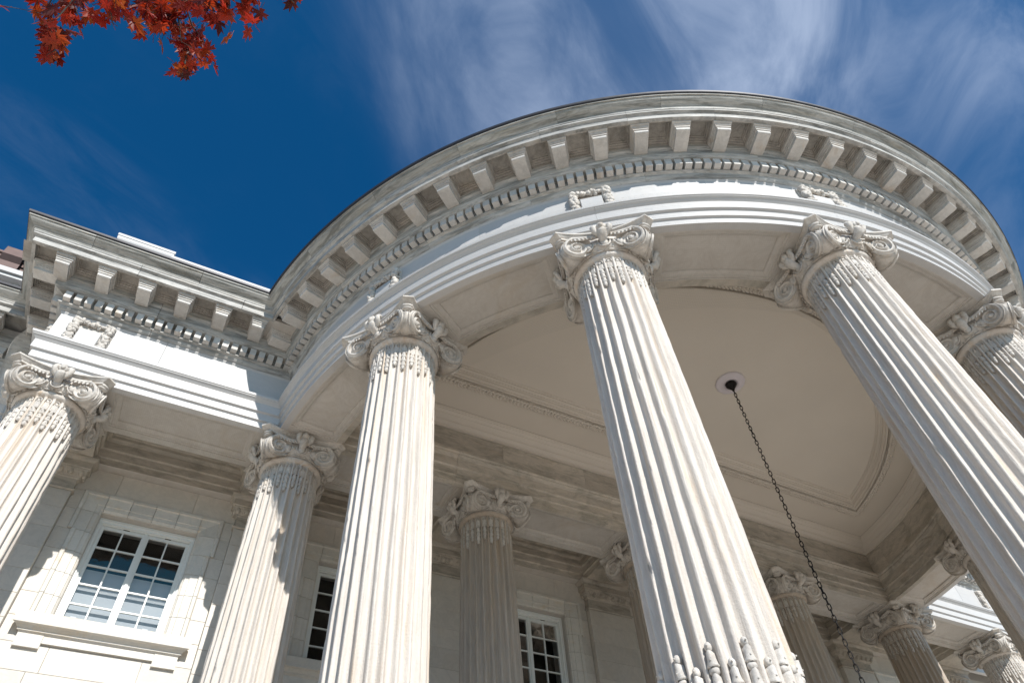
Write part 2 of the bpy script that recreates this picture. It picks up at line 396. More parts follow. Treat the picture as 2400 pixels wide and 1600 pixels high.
def volute_mesh():
    mb = MB(); s0, z0, R_ = .552, -.245, .150
    wid = lambda s_: .050+.50*(.70-s_)
    nt, nr = 72, 44
    def relief(r, th):
        if r < .022: return .026*sqrt(max(0, 1-(r/.024)**2))+.004
        turns = 2.25; ph = (math.log(r/.028)/math.log(R_/.028))*turns-th/(2*pi)
        f = ph % 1.0
        # broad concave channel between raised fillets
        if f < .08 or f > .86: h = .024
        elif f < .16: h = .024-.028*(f-.08)/.08
        elif f < .76: h = -.004-.018*(1-((f-.46)/.30)**2)
        else: h = -.004+.028*(f-.76)/.10
        return h*(.6+.4*r/R_)
    for sg in (-1, 1):
        rows = []
        for i in range(nr+1):
            r = R_*(.02+.98*(i/nr)**.95); row = []
            for j in range(nt):
                th = 2*pi*j/nt
                # the volute leaves the rim at the top, so the outline is a spiral
                s_ = s0+r*cos(th); z = z0+r*sin(th)
                t_ = wid(s_)+.22*(z-z0)+relief(r, th)
                row.append((s_, sg*t_, z))
            rows.append(row)
        mb.grid(rows, True, closeu=True)
    rows = []; nk = 13
    for k in range(nk):
        u = -1+2*k/(nk-1); row = []
        for j in range(nt):
            th = 2*pi*j/nt; s_ = s0+R_*cos(th); w = wid(s_)+.22*R_*sin(th)+.014
            rr = R_-.020*(1-abs(u)**4)+(.010*math.exp(-(u/.12)**2)) - .006*math.exp(-((abs(u)-.55)/.1)**2)
            row.append((s0+rr*cos(th), u*w, z0+rr*sin(th)))
        rows.append(row)
    mb.grid(rows, True, closeu=True)
    for j in range(26):                                  # beads down the outer face of the scroll
        th = -.62*pi+.95*pi*j/25; s_ = s0+(R_-.006)*cos(th); z = z0+(R_-.006)*sin(th)
        for u in (-.42, .42): mb.ell((s_, u*wid(s_), z), (.006, .006, .006), nu=5, nv=3)
    # throat rising from the scroll to the corner of the abacus
    rows = []
    for k in range(7):
        u = k/6; s_ = .60+.065*u; z = -.105+.02*u+0.0
        rows.append([(s_+.028*sin(pi*u)*0, y_*(.85-.25*u), -.125+.045*u) for y_ in (-.10, -.06, 0, .06, .10)])
    rows = [[(.585, -.10, -.12), (.60, -.05, -.10), (.605, 0, -.095), (.60, .05, -.10), (.585, .10, -.12)],
            [(.66, -.075, -.125), (.675, -.035, -.11), (.68, 0, -.105), (.675, .035, -.11), (.66, .075, -.125)],
            [(.70, -.058, -.10), (.712, -.03, -.095), (.715, 0, -.09), (.712, .03, -.095), (.70, .058, -.10)],
            [(.70, -.055, -.082), (.71, -.03, -.08), (.712, 0, -.08), (.71, .03, -.08), (.70, .055, -.082)]]
    mb.grid(rows, True)
    mb.ell((.69, 0, -.10), (.035, .058, .022), nu=10, nv=6)
    mb.ell((.665, 0, -.128), (.045, .068, .02), nu=10, nv=6)
    # hollow arms under the abacus towards the middle of both sides, with leaf tips along them
    for sg in (-1, 1):
        P0 = np.array([.62, sg*.115]); P2 = np.array([.50*cos(pi/4), sg*.50*sin(pi/4)])
        P0 = np.array([.60, sg*.12]); P1 = np.array([.47, sg*.24])
        pts = []; 
        for i in range(9):
            u = i/8; q = P0*(1-u)**2+2*P1*u*(1-u)+P2*u*u
            pts.append((q[0], q[1], -.108-.028*sin(pi*u)))
        mb.tube(pts, [.030-.008*i/8 for i in range(9)], 8)
        for i in range(8):
            u = .0+i/8.2; q = P0*(1-u)**2+2*P1*u*(1-u)+P2*u*u; nrm = np.array([q[0], q[1]]); nrm = nrm/np.linalg.norm(nrm)
            z = -.142-.020*sin(pi*u); h = .030 if i < 7 else .02
            d = np.array([-(P2-P0)[1], (P2-P0)[0]])*0
            q3 = np.array([q[0]+nrm[0]*.018, q[1]+nrm[1]*.018, z])
            dd = (P2-P0)/np.linalg.norm(P2-P0); mb.ell(q3, (.017, .008, h*.7), [(dd[0], dd[1], -.5), (-dd[1], dd[0], 0), (0, .0, 1)], nu=7, nv=4)
        for i in range(5):                               # husk spray that lies over the eggs beside the scroll
            a = radians(17+5.5*i)*sg; rr = .475-.006*i
            mb.ell((rr*cos(a)+.015, rr*sin(a), -.20-.008*i), (.026, .020, .036-.004*i), nu=7, nv=5)
    mb.v = [tuple(jag(q, .002, 14)) for q in mb.v]
    return mb.mesh('volute', 'carved')
def echinus_mesh():
    mb = MB(); rows = []
    for (r, z) in ((.39, -.345), (.408, -.338), (.412, -.326), (.408, -.314), (.395, -.31), (.41, -.30), (.435, -.285), (.462, -.25), (.472, -.20), (.46, -.15), (.45, -.08)):
        rows.append([(r*cos(2*pi*j/64), r*sin(2*pi*j/64), z) for j in range(64)])
    mb.grid(rows, True, closeu=True)
    for k in range(16):
        a = 2*pi*k/16; ca, sa = cos(a), sin(a); R3 = [(ca, sa, 0), (-sa, ca, 0), (0, 0, 1)]
        mb.ell((.468*ca, .468*sa, -.222), (.042, .048, .064), R3, 12, 9)
        ring = []
        for j in range(15):
            t = radians(-215+250*j/14); ring.append((.478*cos(a+.066/.47*cos(t)), .478*sin(a+.066/.47*cos(t)), -.216+.078*sin(t)))
        mb.tube(ring, .0095, 5)
        a2 = a+pi/16; 
        for w in (-.012, .012): mb.tube([(.468*cos(a2+w*.6), .468*sin(a2+w*.6), -.165), (.462*cos(a2+w*.5), .462*sin(a2+w*.5), -.23), (.436*cos(a2), .436*sin(a2), -.288)], .0075, 5)
    for k in range(40):
        a = 2*pi*k/40; ca, sa = cos(a), sin(a); R3 = [(ca, sa, 0), (-sa, ca, 0), (0, 0, 1)]
        if k % 2: mb.ell((.425*ca, .425*sa, -.305), (.013, .040, .0125), R3, 7, 5)
        else:
            for w in (-.012, .012): mb.ell((.425*cos(a+w), .425*sin(a+w), -.305), (.013, .006, .0145), R3, 5, 4)
    return mb.mesh('egg_moulding', 'carved')
def fleuron_mesh():
    mb = MB(); rnd = random.Random(3)
    for (y, z, r, s_) in ((0, -.055, .045, 1.2), (-.055, -.035, .036, 1), (.055, -.035, .036, 1), (-.05, -.085, .034, 1), (.05, -.085, .034, 1), (0, -.11, .036, 1), (0, -.02, .032, 1)):
        mb.ell((.545+(.02 if y == 0 else 0), y, z), (r*.8, r, r*.9*s_), nu=9, nv=7)
    mb.ell((.59, 0, -.06), (.022, .024, .03), nu=7, nv=5)
    for y in (-.07, .07): mb.tube([(.52, y*.4, -.13), (.55, y*.9, -.10), (.57, y, -.06), (.56, y*.8, -.03)], [.02, .026, .028, .016], 7)
    mb.tube([(.47, 0, -.17), (.53, 0, -.15), (.55, 0, -.11)], [.03, .04, .045], 8)
    mb.v = [(.50+(q[0]-.50)*1.2, q[1]*1.3, q[2]*1.25) for q in mb.v]; mb.v = [tuple(jag(q, .014, 15)) for q in mb.v]
    return mb.mesh('fleuron', 'carved')
ab_me, vo_me, ec_me, fl_me = abacus_mesh(), volute_mesh(), echinus_mesh(), fleuron_mesh()
bs = MB(); rows = []
for (r, dz) in ((.45, .30), (.475, .29), (.475, .26), (.455, .25), (.49, .235), (.51, .21), (.50, .18), (.475, .165), (.49, .14), (.56, .125), (.595, .09), (.58, .05), (.55, .04)):
    rows.append([(r*cos(2*pi*j/48), r*sin(2*pi*j/48), Z_BASE-.30+dz) for j in range(48)])
bs.grid(rows, True, closeu=True); bs.box((-.61, -.61, Z_BASE-.30), (.61, .61, Z_BASE-.255)); base_me = bs.mesh('base', 'carved')
def make_column(x, y, face_deg, label, variant):
    """face_deg: direction in which the front of the capital looks"""
    t = thing('fluted_column', label, 'column', (x, y, Z0), radians(face_deg), 'fluted columns of the portico')
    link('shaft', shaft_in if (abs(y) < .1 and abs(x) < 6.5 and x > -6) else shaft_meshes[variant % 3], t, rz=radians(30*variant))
    link('base', base_me, t)
    cp = link('capital', ec_me, t)
    link('abacus', ab_me, cp)
    for k in range(4):
        link('volute', vo_me, cp, rz=pi/4+k*pi/2); link('fleuron', fl_me, cp, rz=k*pi/2)
    for k in range(24):
        link('husk_chain', husk_a if k % 2 == 0 else husk_b, t, rz=2*pi*k/24)
        link('carved_rod', cable_b if k % 2 == 0 else cable_a, t, rz=2*pi*k/24)
    return t
S7 = STEP
cols = [
 ('A', -9, 0, -90, 'sunlit column at the far left, under the corner of the straight entablature beside the small-paned window'),
 ('B', -6, 0, -90, 'column half in shadow where the straight entablature meets the curved one'),
 ('C', None, -180+S7, None, 'bright column left of centre whose front volute points at the viewer under the curved entablature'),
 ('D', None, -180+2*S7, None, 'largest sunlit column, with carved rods showing low in its flutes, rising through the middle'),
 ('E', None, -180+3*S7, None, 'big column leaning across the right side with two scrolls standing free against the ceiling'),
 ('F', None, -180+4*S7, None, 'column cut by the right edge of the picture, its capital below the ring of brackets'),
 ('G', None, -S7, None, 'thin shaded column partly hidden behind the big right column, next to a sunlit frieze'),
 ('J', -3, 0, -90, 'brownish shaded column standing behind the two brightest columns, left of the dark window'),
 ('K', 0, 0, -90, 'column mostly hidden by the largest column, only its left scroll showing over the pilaster'),
 ('L', 3, 0, -90, 'shaded column right of the largest column, its right scroll touching the hanging chain'),
 ('H', 6, 0, -90, 'shaded column at the inner corner where the curved soffit comes down on the right'),
 ('I', 9, 0, -90, 'column low at the right edge with sunlight on the right half of its capital'),
]
for i, (nm, x, y, fd, lab) in enumerate(cols):
    if x is None:
        a = radians(y); make_column(RC*cos(a), RC*sin(a), y, lab, i)
    else: make_column(x, y, fd, lab, i)
a = radians(-180+5*S7)
make_column(RC*cos(a), RC*sin(a), -180+5*S7, 'column of the bow beyond the right edge of the picture', 3)

# ------------------------------------------------------------------ entablature profiles (offset from column line, height)
ARCH = [(-.30, .47), (-.30, .0), (.425, .0), (.425, .098), (.432, .104), (.455, .110), (.455, .222), (.462, .228), (.488, .236), (.488, .375), (.495, .382), (.505, .392), (.512, .402), (.525, .412), (.538, .420), (.538, .430), (.552, .438), (.556, .470)]
FRZ = [(-.25, .474), (.430, .474), (.430, .985), (.438, 1.0), (.448, 1.012), (.448, 1.02)]
BED = [(-.25, 1.024), (.448, 1.024), (.468, 1.04), (.486, 1.062), (.495, 1.088), (.512, 1.095), (.530, 1.10), (.530, 1.118), (.518, 1.120), (.518, 1.252), (.622, 1.252), (.628, 1.264), (.642, 1.276), (.645, 1.292), (.650, 1.30), (.655, 1.31), (.655, 1.40), (.662, 1.425), (.680, 1.445), (.680, 1.54), (.3, 1.54)]
CORN = [(.3, 1.64), (1.0, 1.64), (1.0, 1.510), (1.043, 1.510), (1.043, 1.60), (1.056, 1.612), (1.082, 1.626), (1.082, 1.652), (1.09, 1.66), (1.094, 1.675)]
CYMA = [(.3, 1.679), (1.092, 1.679), (1.10, 1.70), (1.122, 1.722), (1.155, 1.742), (1.185, 1.768), (1.20, 1.79), (1.20, 1.80), (1.216, 1.80), (1.216, 1.822)]
FLASH = [(.2, 1.826), (1.228, 1.826), (1.236, 1.836), (1.240, 1.868), (1.225, 1.880), (.2, 1.880)]
def block(parent, name, prof, frames, m_): 
    mb = MB(); sweep(mb, [(o_, z_) for o_, z_ in prof], frames); return mb.obj(name, m_, parent)
def arcframes(a0, a1, per=1.4):
    n_ = max(2, int((a1-a0)/per)+1); return [arcf(a0+(a1-a0)*i/(n_-1)) for i in range(n_)]
# modillion, dentil, coffer and wreath are built once at x = 0 looking to -y (straight) or at angle 0 (bow)
def modillion_mesh(T):
    mb = MB(); w = .084
    prof = [(.655, 1.362), (.70, 1.357), (.80, 1.356), (.92, 1.358), (.935, 1.362), (.944, 1.370), (.946, 1.38), (.946, 1.425)]
    rows = []
    for s_ in (-w, w): rows.append([T(s_, o_, z_) for o_, z_ in prof+[(.946, 1.535), (.655, 1.535)]])
    mb.grid(rows)
    for rw in rows: mb.add(rw, [tuple(range(len(rw)))])
    for (dw, o_, z0_, z1_) in ((.010, .958, 1.415, 1.432), (.005, .951, 1.432, 1.445), (.018, .970, 1.445, 1.466), (.022, .978, 1.466, 1.480), (.030, .996, 1.480, 1.534)):
        a_, b_ = -w-dw, w+dw
        vs_ = [T(s_, oo, z) for z in (z0_, z1_) for (s_, oo) in ((a_, .655), (a_, o_), (b_, o_), (b_, .655))]
        mb.add(vs_, [(0, 1, 2, 3), (4, 5, 6, 7), (0, 1, 5, 4), (1, 2, 6, 5), (2, 3, 7, 6), (3, 0, 4, 7)])
    return mb.mesh('modillion', 'bracket')
def dentil_mesh(T):
    mb = MB(); w = .0425; vs_ = [T(s_*(1 if z > 1.1 else 1), oo, z) for z in (1.124, 1.250) for (s_, oo) in ((-w, .512), (-w, .612), (w, .612), (w, .512))]
    mb.add(vs_, [(0, 1, 2, 3), (4, 5, 6, 7), (0, 1, 5, 4), (1, 2, 6, 5), (2, 3, 7, 6), (3, 0, 4, 7)])
    return mb.mesh('dentil', 'bracket')
def coffer_mesh(T, half):
    mb = MB(); rects = [(half, .655, 1.003, 1.512), (half-.104, .685, .985, 1.512), (half-.105, .686, .984, 1.556), (half-.120, .706, .968, 1.558), (half-.121, .708, .967, 1.578), (half-.138, .730, .950, 1.580), (half-.139, .732, .949, 1.600), (half-.150, .748, .936, 1.602), (half-.151, .750, .935, 1.622)]
    rows = []
    for (h, o0, o1, z) in rects: rows.append([T(-h, o0, z), T(0, o0, z), T(h, o0, z), T(h, o1, z), T(0, o1, z), T(-h, o1, z)])
    mb.grid(rows, False, closeu=True); mb.add(rows[-1], [(0, 1, 2, 3, 4, 5)])
    return mb.mesh('coffer', 'coffer')
def wreath_meshes(T):
    tile = MB(); hw, z0_, z1_ = .135, .478, .775
    tp = [(1.0, .43), (1.0, .485), (.93, .497)]
    rows = []
    for k, oo in tp:
        h = hw*k; dz = (z1_-z0_)*(1-k)/2
        rows.append([T(-h, oo, z0_+dz), T(h, oo, z0_+dz), T(h, oo, z1_-dz), T(-h, oo, z1_-dz)])
    tile.grid(rows, closeu=True); tile.add(rows[-1], [(0, 1, 2, 3)])
    g_ = MB(); rnd = random.Random(5); path = []
    for i in range(9): path.append((-.205, .49+.40*i/8))
    for i in range(1, 9): path.append((-.205+.41*i/9, .915-.03*sin(pi*i/9)))
    for i in range(9): path.append((.205, .89-.40*i/8))
    for i, (s_, z) in enumerate(path):
        leg = i < 9 or i > 16; big = .070 if leg else .052
        for k in range(5):
            du, dw = rnd.uniform(-.032, .032), rnd.uniform(-.02, .02); dz = rnd.uniform(-.02, .02)
            r = big*rnd.uniform(.45, .7)
            g_.ell(T(s_+(du if leg else dw), .47+.035*rnd.random(), z+(dz if leg else du*.8)), (r*.9, r*.9, r), nu=6, nv=4)
        if leg and i % 4 == 0: g_.tube([T(s_+u, .47+.03*sqrt(max(0, 1-(u/.055)**2)), z) for u in np.linspace(-.055, .055, 7)], .010, 5)
    for s_ in (-.205, .205): g_.ell(T(s_, .475, .915), (.062, .060, .045), nu=8, nv=5)
    rows = []
    for oo, k in ((.43, 1.0), (.452, 1.0), (.458, .97)): rows.append([T(-.262*k, oo, .478), T(.262*k, oo, .478), T(.262*k, oo, .478+.475*k), T(-.262*k, oo, .478+.475*k)])
    g_.v = [tuple(jag(q, .010, 25)) for q in g_.v]
    g_.grid(rows, closeu=True); g_.add(rows[-1], [(0, 1, 2, 3)])
    return g_.mesh('wreath', 'carved'), tile.mesh('tablet', 'arch')
TS = lambda s_, o_, z_: (s_, -o_, z_)
def TA(s_, o_, z_):
    a = s_/(RC+.80); return ((RC+o_)*cos(a), (RC+o_)*sin(a), z_)
def TA2(s_, o_, z_):
    a = s_/(RC+.52); return ((RC+o_)*cos(a), (RC+o_)*sin(a), z_)
mod_s, mod_a = modillion_mesh(TS), modillion_mesh(TA)
den_s, den_a = dentil_mesh(TS), dentil_mesh(TA2)
MS = .5132
cof_s, cof_a = coffer_mesh(TS, MS/2), coffer_mesh(TA, radians(STEP/6)*(RC+.8)/2)
wr_s, wr_a = wreath_meshes(TS), wreath_meshes(TA2)

bow = thing('curved_entablature', 'curved marble entablature with square brackets and dentils sweeping over the semicircle of columns', 'entablature', (0, 0, Z0))
A0, A1 = -180, 0
G_ = .010                                   # joint between stones, degrees
def jf(sg): return junl(sg)
for k in range(7):                          # architrave: one stone from column to column
    a0, a1 = -180+k*STEP, -180+(k+1)*STEP
    for nm, prof, m_ in (('architrave_stone', ARCH, 'arch'),):
        fr = arcframes(a0+G_, a1-G_)
        if k == 0: fr[0] = junl(-1)
        if k == 6: fr[-1] = junl(1)
        p_ = list(prof); p_[0] = (.335, .47); p_[1] = (.335, .0)
        block(bow, nm, p_, fr, m_)
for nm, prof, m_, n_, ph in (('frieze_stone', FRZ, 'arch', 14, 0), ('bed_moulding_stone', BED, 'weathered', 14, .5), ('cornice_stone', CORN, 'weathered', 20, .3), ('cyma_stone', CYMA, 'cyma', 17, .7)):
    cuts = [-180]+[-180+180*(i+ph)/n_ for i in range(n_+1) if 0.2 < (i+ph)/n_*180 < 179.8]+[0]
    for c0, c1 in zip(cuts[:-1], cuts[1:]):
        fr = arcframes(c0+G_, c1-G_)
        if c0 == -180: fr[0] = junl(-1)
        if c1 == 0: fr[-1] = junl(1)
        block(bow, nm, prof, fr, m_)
fr = arcframes(-180, 0); fr[0] = junl(-1); fr[-1] = junl(1); block(bow, 'roof_flashing', FLASH, fr, 'lead')
for k in range(42):
    a = -180+STEP/12+k*STEP/6
    if a < -172 or a > -8: 
        if a < -174 or a > -6: continue
    link('modillion', mod_a, bow, rz=radians(a))
for k in range(41):
    a = -180+STEP/6*(k+1)
    if a < -170.5 or a > -9.5: continue
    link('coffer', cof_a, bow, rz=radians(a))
for k in range(168):
    a = -180+STEP/24*(k+.5)
    if a < -175 or a > -5: continue
    link('dentil', den_a, bow, rz=radians(a))
for k in range(1, 7):
    w_ = link('wreath', wr_a[0], bow, rz=radians(-180+k*STEP)); link('tablet', wr_a[1], w_)
# plain ceilings where bow and straight cornices run together
def straight(sg, label):
    t = thing('straight_entablature', label, 'entablature', (0, 0, Z0), 0, 'straight entablatures beside the bow')
    X = sg*9
    jn = junl(sg)
    order = (lambda L: L) if sg < 0 else (lambda L: L[::-1])
    def run(nm, prof, m_, cuts):
        fs = [corner(X, 0, sg)]+[strf(sg*c) for c in cuts]+[jn]
        for i in range(len(fs)-1):
            f0, f1 = fs[i], fs[i+1]; e = .0025
            def off(f, d, keep): 
                return f if keep else (lambda o_, f=f, d=d: (f(o_)[0]+d, f(o_)[1]))
            block(t, nm, prof, [off(f0, e*-sg, i == 0), off(f1, -e*-sg, i == len(fs)-2)], m_)
        # the return at the free end
        block(t, nm, prof, [retf(X, 1.4, sg) if False else (lambda o_: (X+sg*o_, 1.4-o_)), corner(X, 0, sg)], m_)
    A_ = list(ARCH); A_[0] = (.335, .47); A_[1] = (.335, 0)
    run('architrave_stone', A_, 'arch', [])
    run('frieze_stone', FRZ, 'arch', [8.1])
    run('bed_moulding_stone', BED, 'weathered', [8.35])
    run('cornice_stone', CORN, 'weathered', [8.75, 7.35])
    run('cyma_stone', CYMA, 'cyma', [9.4, 8.0])
    run('roof_flashing', FLASH, 'lead', [])
    for k in range(6): link('modillion', mod_s, t, (sg*(9.6266-MS*k), 0, 0))
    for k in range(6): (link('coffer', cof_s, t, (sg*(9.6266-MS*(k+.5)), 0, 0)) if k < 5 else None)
    mb = MB(); mb.box((min(sg*7.062, sg*6.35), -1.03, 1.513), (max(sg*7.062, sg*6.35), -.6, 1.58)); mb.obj('soffit_stone', 'soffit', t)
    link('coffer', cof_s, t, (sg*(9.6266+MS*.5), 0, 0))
    for k in range(26): link('dentil', den_s, t, (sg*(9.441-.1283*k), 0, 0))
    for k in range(3):
        y = -.63+MS*k
        link('modillion', mod_s, t, (X, y, 0), rz=sg*pi/2)
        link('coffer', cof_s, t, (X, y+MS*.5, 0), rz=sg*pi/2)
    for k in range(11): link('dentil', den_s, t, (X, -.44+.1283*k, 0), rz=sg*pi/2)
    w_ = link('wreath', wr_s[0], t, (X, 0, 0)); link('tablet', wr_s[1], w_)
    w_ = link('wreath', wr_s[0], t, (X, 0, 0), rz=sg*pi/2); link('tablet', wr_s[1], w_)
    return t
straight(-1, 'straight marble entablature with six brackets ending in a corner at the left')
straight(1, 'straight marble entablature seen beyond the curved soffit at the lower right')
# panels of the architrave soffits -------------------------------------------------
def soffit_panel_mesh(T, L, o0, o1, name='soffit_panel'):
    """T(u, o, z) with u along; a slab between columns with a sunk, moulded panel"""
    mb = MB(); n_ = 14
    def ring(du, o0_, o1_, z):
        us = np.linspace(-L/2+du, L/2-du, n_)
        return [T(u, o1_, z) for u in us]+[T(u, o0_, z) for u in us[::-1]]
    seq = [(0, o0, o1, 0), (.60, o0+.105, o1-.105, 0), (.603, o0+.108, o1-.108, .016), (.625, o0+.13, o1-.13, .016), (.632, o0+.136, o1-.136, .03), (.665, o0+.165, o1-.165, .034), (.69, o0+.19, o1-.19, .05), (.695, o0+.195, o1-.195, .072), (.72, o0+.22, o1-.22, .072)]
    rows = [ring(*q) for q in seq]; mb.grid(rows, False, closeu=True)
    last = rows[-1]
    for i in range(n_-1): mb.add([last[i], last[i+1], last[2*n_-2-i], last[2*n_-1-i]], [(0, 1, 2, 3)])
    # inner and back faces give it depth
    return mb.mesh(name, 'soffit')
OI = -.44
for k in range(7):
    am = -180+(k+.5)*STEP; arc = radians(STEP)*RC
    T = lambda u, o_, z_: ((RC+o_)*cos(u/RC), (RC+o_)*sin(u/RC), z_)
    if k == 0: sof_a = soffit_panel_mesh(T, arc, OI, .425)
    sof = link('soffit_panel', sof_a, bow, (0, 0, .001), rz=radians(am))
rowarch = thing('straight_inner_beam', 'long straight shaded marble beam over the row of columns behind the bow', 'beam', (0, 0, Z0))
T = lambda u, o_, z_: (u, -o_, z_)
sof_s = soffit_panel_mesh(T, 3.0, OI, .435); 
sof_s2 = soffit_panel_mesh(T, 3.0, OI, .425)
for k in range(6):
    xm = -7.5+3*k
    link('soffit_panel', sof_s2 if k in (0, 5) else sof_s, rowarch, (xm, 0, 0.0015))
# inner faces (towards the covered space inside the bow): architrave, frieze, plaster cornice
INA = [(.345, .09), (.345, .0), (.44, .0), (.44, .10), (.447, .106), (.468, .112), (.468, .235), (.475, .241), (.50, .25), (.50, .40), (.515, .43), (.535, .455), (.535, .475), (.56, .49), (.56, .53), (.2, .53)]
INF = [(.2, .534), (.432, .534), (.432, 1.035), (.2, 1.035)]
def inbow(k): # offset inward k -> frame on bow
    a = radians(k); return lambda q: ((RC-q)*cos(a), (RC-q)*sin(a))
def injun(sg): return lambda q: (sg*sqrt(max((RC-q)**2-q*q, 0)), -q)
def inrow(x): return lambda q: (x, -q)
def part(parent, nm, prof, frames, m_):
    mb = MB(); sweep(mb, prof, frames); return mb.obj(nm, m_, parent)
def inframes(a0, a1): 
    n_ = max(2, int((a1-a0)/1.5)+1); fr = [inbow(a0+(a1-a0)*i/(n_-1)) for i in range(n_)]
    if a0 <= -179.9: fr[0] = injun(-1)
    if a1 >= -.1: fr[-1] = injun(1)
    return fr
for i in range(7): part(bow, 'inner_architrave_stone', INA, inframes(-180+i*STEP+(G_ if i else 0), -180+(i+1)*STEP-(G_ if i < 6 else 0)), 'inner')
for i in range(21): 
    a0, a1 = -180+i*180/21, -180+(i+1)*180/21
    part(bow, 'inner_frieze_stone', INF, inframes(a0+(G_ if i else 0), a1-(G_ if i < 20 else 0)), 'inner')
xs = [-6, -4.6, -2.86, -1.3, 1.0, 2.6, 4.3, 6]
for i in range(7):
    f0 = injun(-1) if i == 0 else inrow(xs[i]+.002); f1 = injun(1) if i == 6 else inrow(xs[i+1]-.002)
    part(rowarch, 'inner_frieze_stone', INF, [f0, f1], 'inner')
xs = [-6, -3.7, -.9, 2.1, 4.2, 6]
for i in range(5):
    f0 = injun(-1) if i == 0 else inrow(xs[i]+.002); f1 = injun(1) if i == 4 else inrow(xs[i+1]-.002)
    part(rowarch, 'inner_architrave_stone', INA, [f0, f1], 'inner')
# plaster ceiling ------------------------------------------------------------------
ceil = thing('portico_ceiling', 'smooth beige plaster ceiling of the bow with a moulded half-round panel and leaf border', 'ceiling', (0, 0, Z0))
PLC = [(.35, 1.31), (.35, 1.04), (.455, 1.04), (.458, 1.075), (.475, 1.08), (.50, 1.10), (.515, 1.12), (.515, 1.135), (.53, 1.14), (.565, 1.155), (.60, 1.175), (.605, 1.19), (.62, 1.195), (.65, 1.215), (.655, 1.23), (.672, 1.235), (.676, 1.25), (.69, 1.25), (.69, 1.257)]
BORD = [(.69, 1.26), (1.305, 1.26), (1.305, 1.33), (1.335, 1.33)]
RIM = [(1.325, 1.325), (1.335, 1.325), (1.335, 1.235), (1.352, 1.226), (1.366, 1.232), (1.37, 1.262), (1.384, 1.264), (1.398, 1.2863), (1.404, 1.3133), (1.418, 1.316), (1.42, 1.3349), (1.436, 1.343), (1.45, 1.3619), (1.452, 1.3808), (1.47, 1.3835), (1.474, 1.4024), (1.485, 1.4051)]
def insweep(prof, name, m_, parent, smooth=False):
    fr = [inbow(-180+180*i/120) for i in range(121)]; fr[0] = injun(-1); fr[-1] = injun(1)
    fr = [f for i, f in enumerate(fr)]
    def safe(i, q):
        # arc points that would cross the straight side are pulled to the corner
        a = -pi+pi*i/120; x_, y_ = (RC-q)*cos(a), (RC-q)*sin(a)
        if y_ > -q: sgn = -1 if x_ < 0 else 1; return (sgn*sqrt(max((RC-q)**2-q*q, 0)), -q)
        return (x_, y_)
    rows = [[(*safe(i, q), z_) for q, z_ in prof] for i in range(121)]
    mb = MB(); mb.grid(rows, smooth)
    xr = [[(*injun(-1)(q), z_) for q, z_ in prof], [(*injun(1)(q), z_) for q, z_ in prof]]
    mb.grid(xr, smooth)
    return mb.obj(name, m_, parent), rows, xr
insweep(PLC, 'plaster_cornice', 'plaster', ceil)
insweep(BORD, 'border_band', 'plaster', ceil)
insweep(RIM, 'panel_moulding', 'plaster', ceil)
mb = MB(); q = 1.48; pts = []
aa = math.asin(q/(RC-q))
for i in range(81): a = -pi+aa+(pi-2*aa)*i/80; pts.append(((RC-q)*cos(a), (RC-q)*sin(a), 1.4061))
mb.add(pts, [tuple(range(81))]); mb.obj('ceiling_panel', 'plaster', ceil)
# leaf garland round the panel
mb = MB(); q = 1.235; aa = math.asin(q/(RC-q)); rnd = random.Random(8)
def leafat(x_, y_, t_):
    t_ = np.array(t_); nn = np.array([-t_[1], t_[0]])
    for s_ in (-1, 1):
        d = t_*.8+nn*s_*.55; d /= np.linalg.norm(d); d3 = (d[0], d[1], -.15); e3 = (-d[1], d[0], 0)
        c_ = (x_+nn[0]*s_*.034, y_+nn[1]*s_*.034, 1.245)
        mb.ell(c_, (.058*rnd.uniform(.8, 1.15), .024, .032), [d3, e3, (0, 0, 1)], 6, 4)
    mb.ell((x_, y_, 1.236), (.026, .026, .022), nu=6, nv=4)
L_ = (RC-q)*(pi-2*aa); n_ = int(L_/.062)
for i in range(n_): a = -pi+aa+(pi-2*aa)*(i+.5)/n_; leafat((RC-q)*cos(a), (RC-q)*sin(a), (-sin(a), cos(a)))
xe = sqrt((RC-q)**2-q*q); n_ = int(2*xe/.062)
for i in range(n_): leafat(-xe+2*xe*(i+.5)/n_, -q, (1, 0))
for k in range(9):
    x_ = -xe+2*xe*(k+.5)/9; mb.tube([(x_-.04, -q-.07, 1.252), (x_+.01, -q, 1.242), (x_+.05, -q+.07, 1.252)], .011, 5)
mb.v = [tuple(jag(v_, .008, 20)) for v_ in mb.v]
mb.obj('leaf_border', 'plaster', ceil)
# medallion + chain + lantern --------------------------------------------------------
MX, MY = .08, -2.915
med = thing('ceiling_rose', 'scalloped white disc on the beige ceiling that the black chain hangs from', 'ceiling rose', (MX, MY, Z0+1.4061))
mb = MB(); rows = []
for (k, z) in ((1.0, 0), (1.0, -.02), (.97, -.032), (.80, -.034), (.62, -.036), (.57, -.05), (.50, -.052), (.48, -.036), (.30, -.036)):
    rows.append([((.235*k*(1+(.035*abs(sin(6*2*pi*j/96)) if k > .75 else 0)))*cos(2*pi*j/96), (.235*k*(1+(.035*abs(sin(6*2*pi*j/96)) if k > .75 else 0)))*sin(2*pi*j/96), z) for j in range(96)])
mb.grid(rows, True, closeu=True); mb.add(rows[-1], [tuple(range(96))]); mb.obj('disc', 'medallion', med)
chain = thing('hanging_chain', 'long black iron chain hanging from the ceiling rose past the right-hand columns', 'chain', (MX, MY, Z0+1.3621))
mb = MB(); rows = []
for (r, z) in ((.0, .0), (.092, 0), (.092, -.02), (.075, -.05), (.05, -.07), (.042, -.10), (.022, -.12), (.02, -.15), (0, -.155)):
    rows.append([(r*cos(2*pi*j/24), r*sin(2*pi*j/24), z) for j in range(24)])
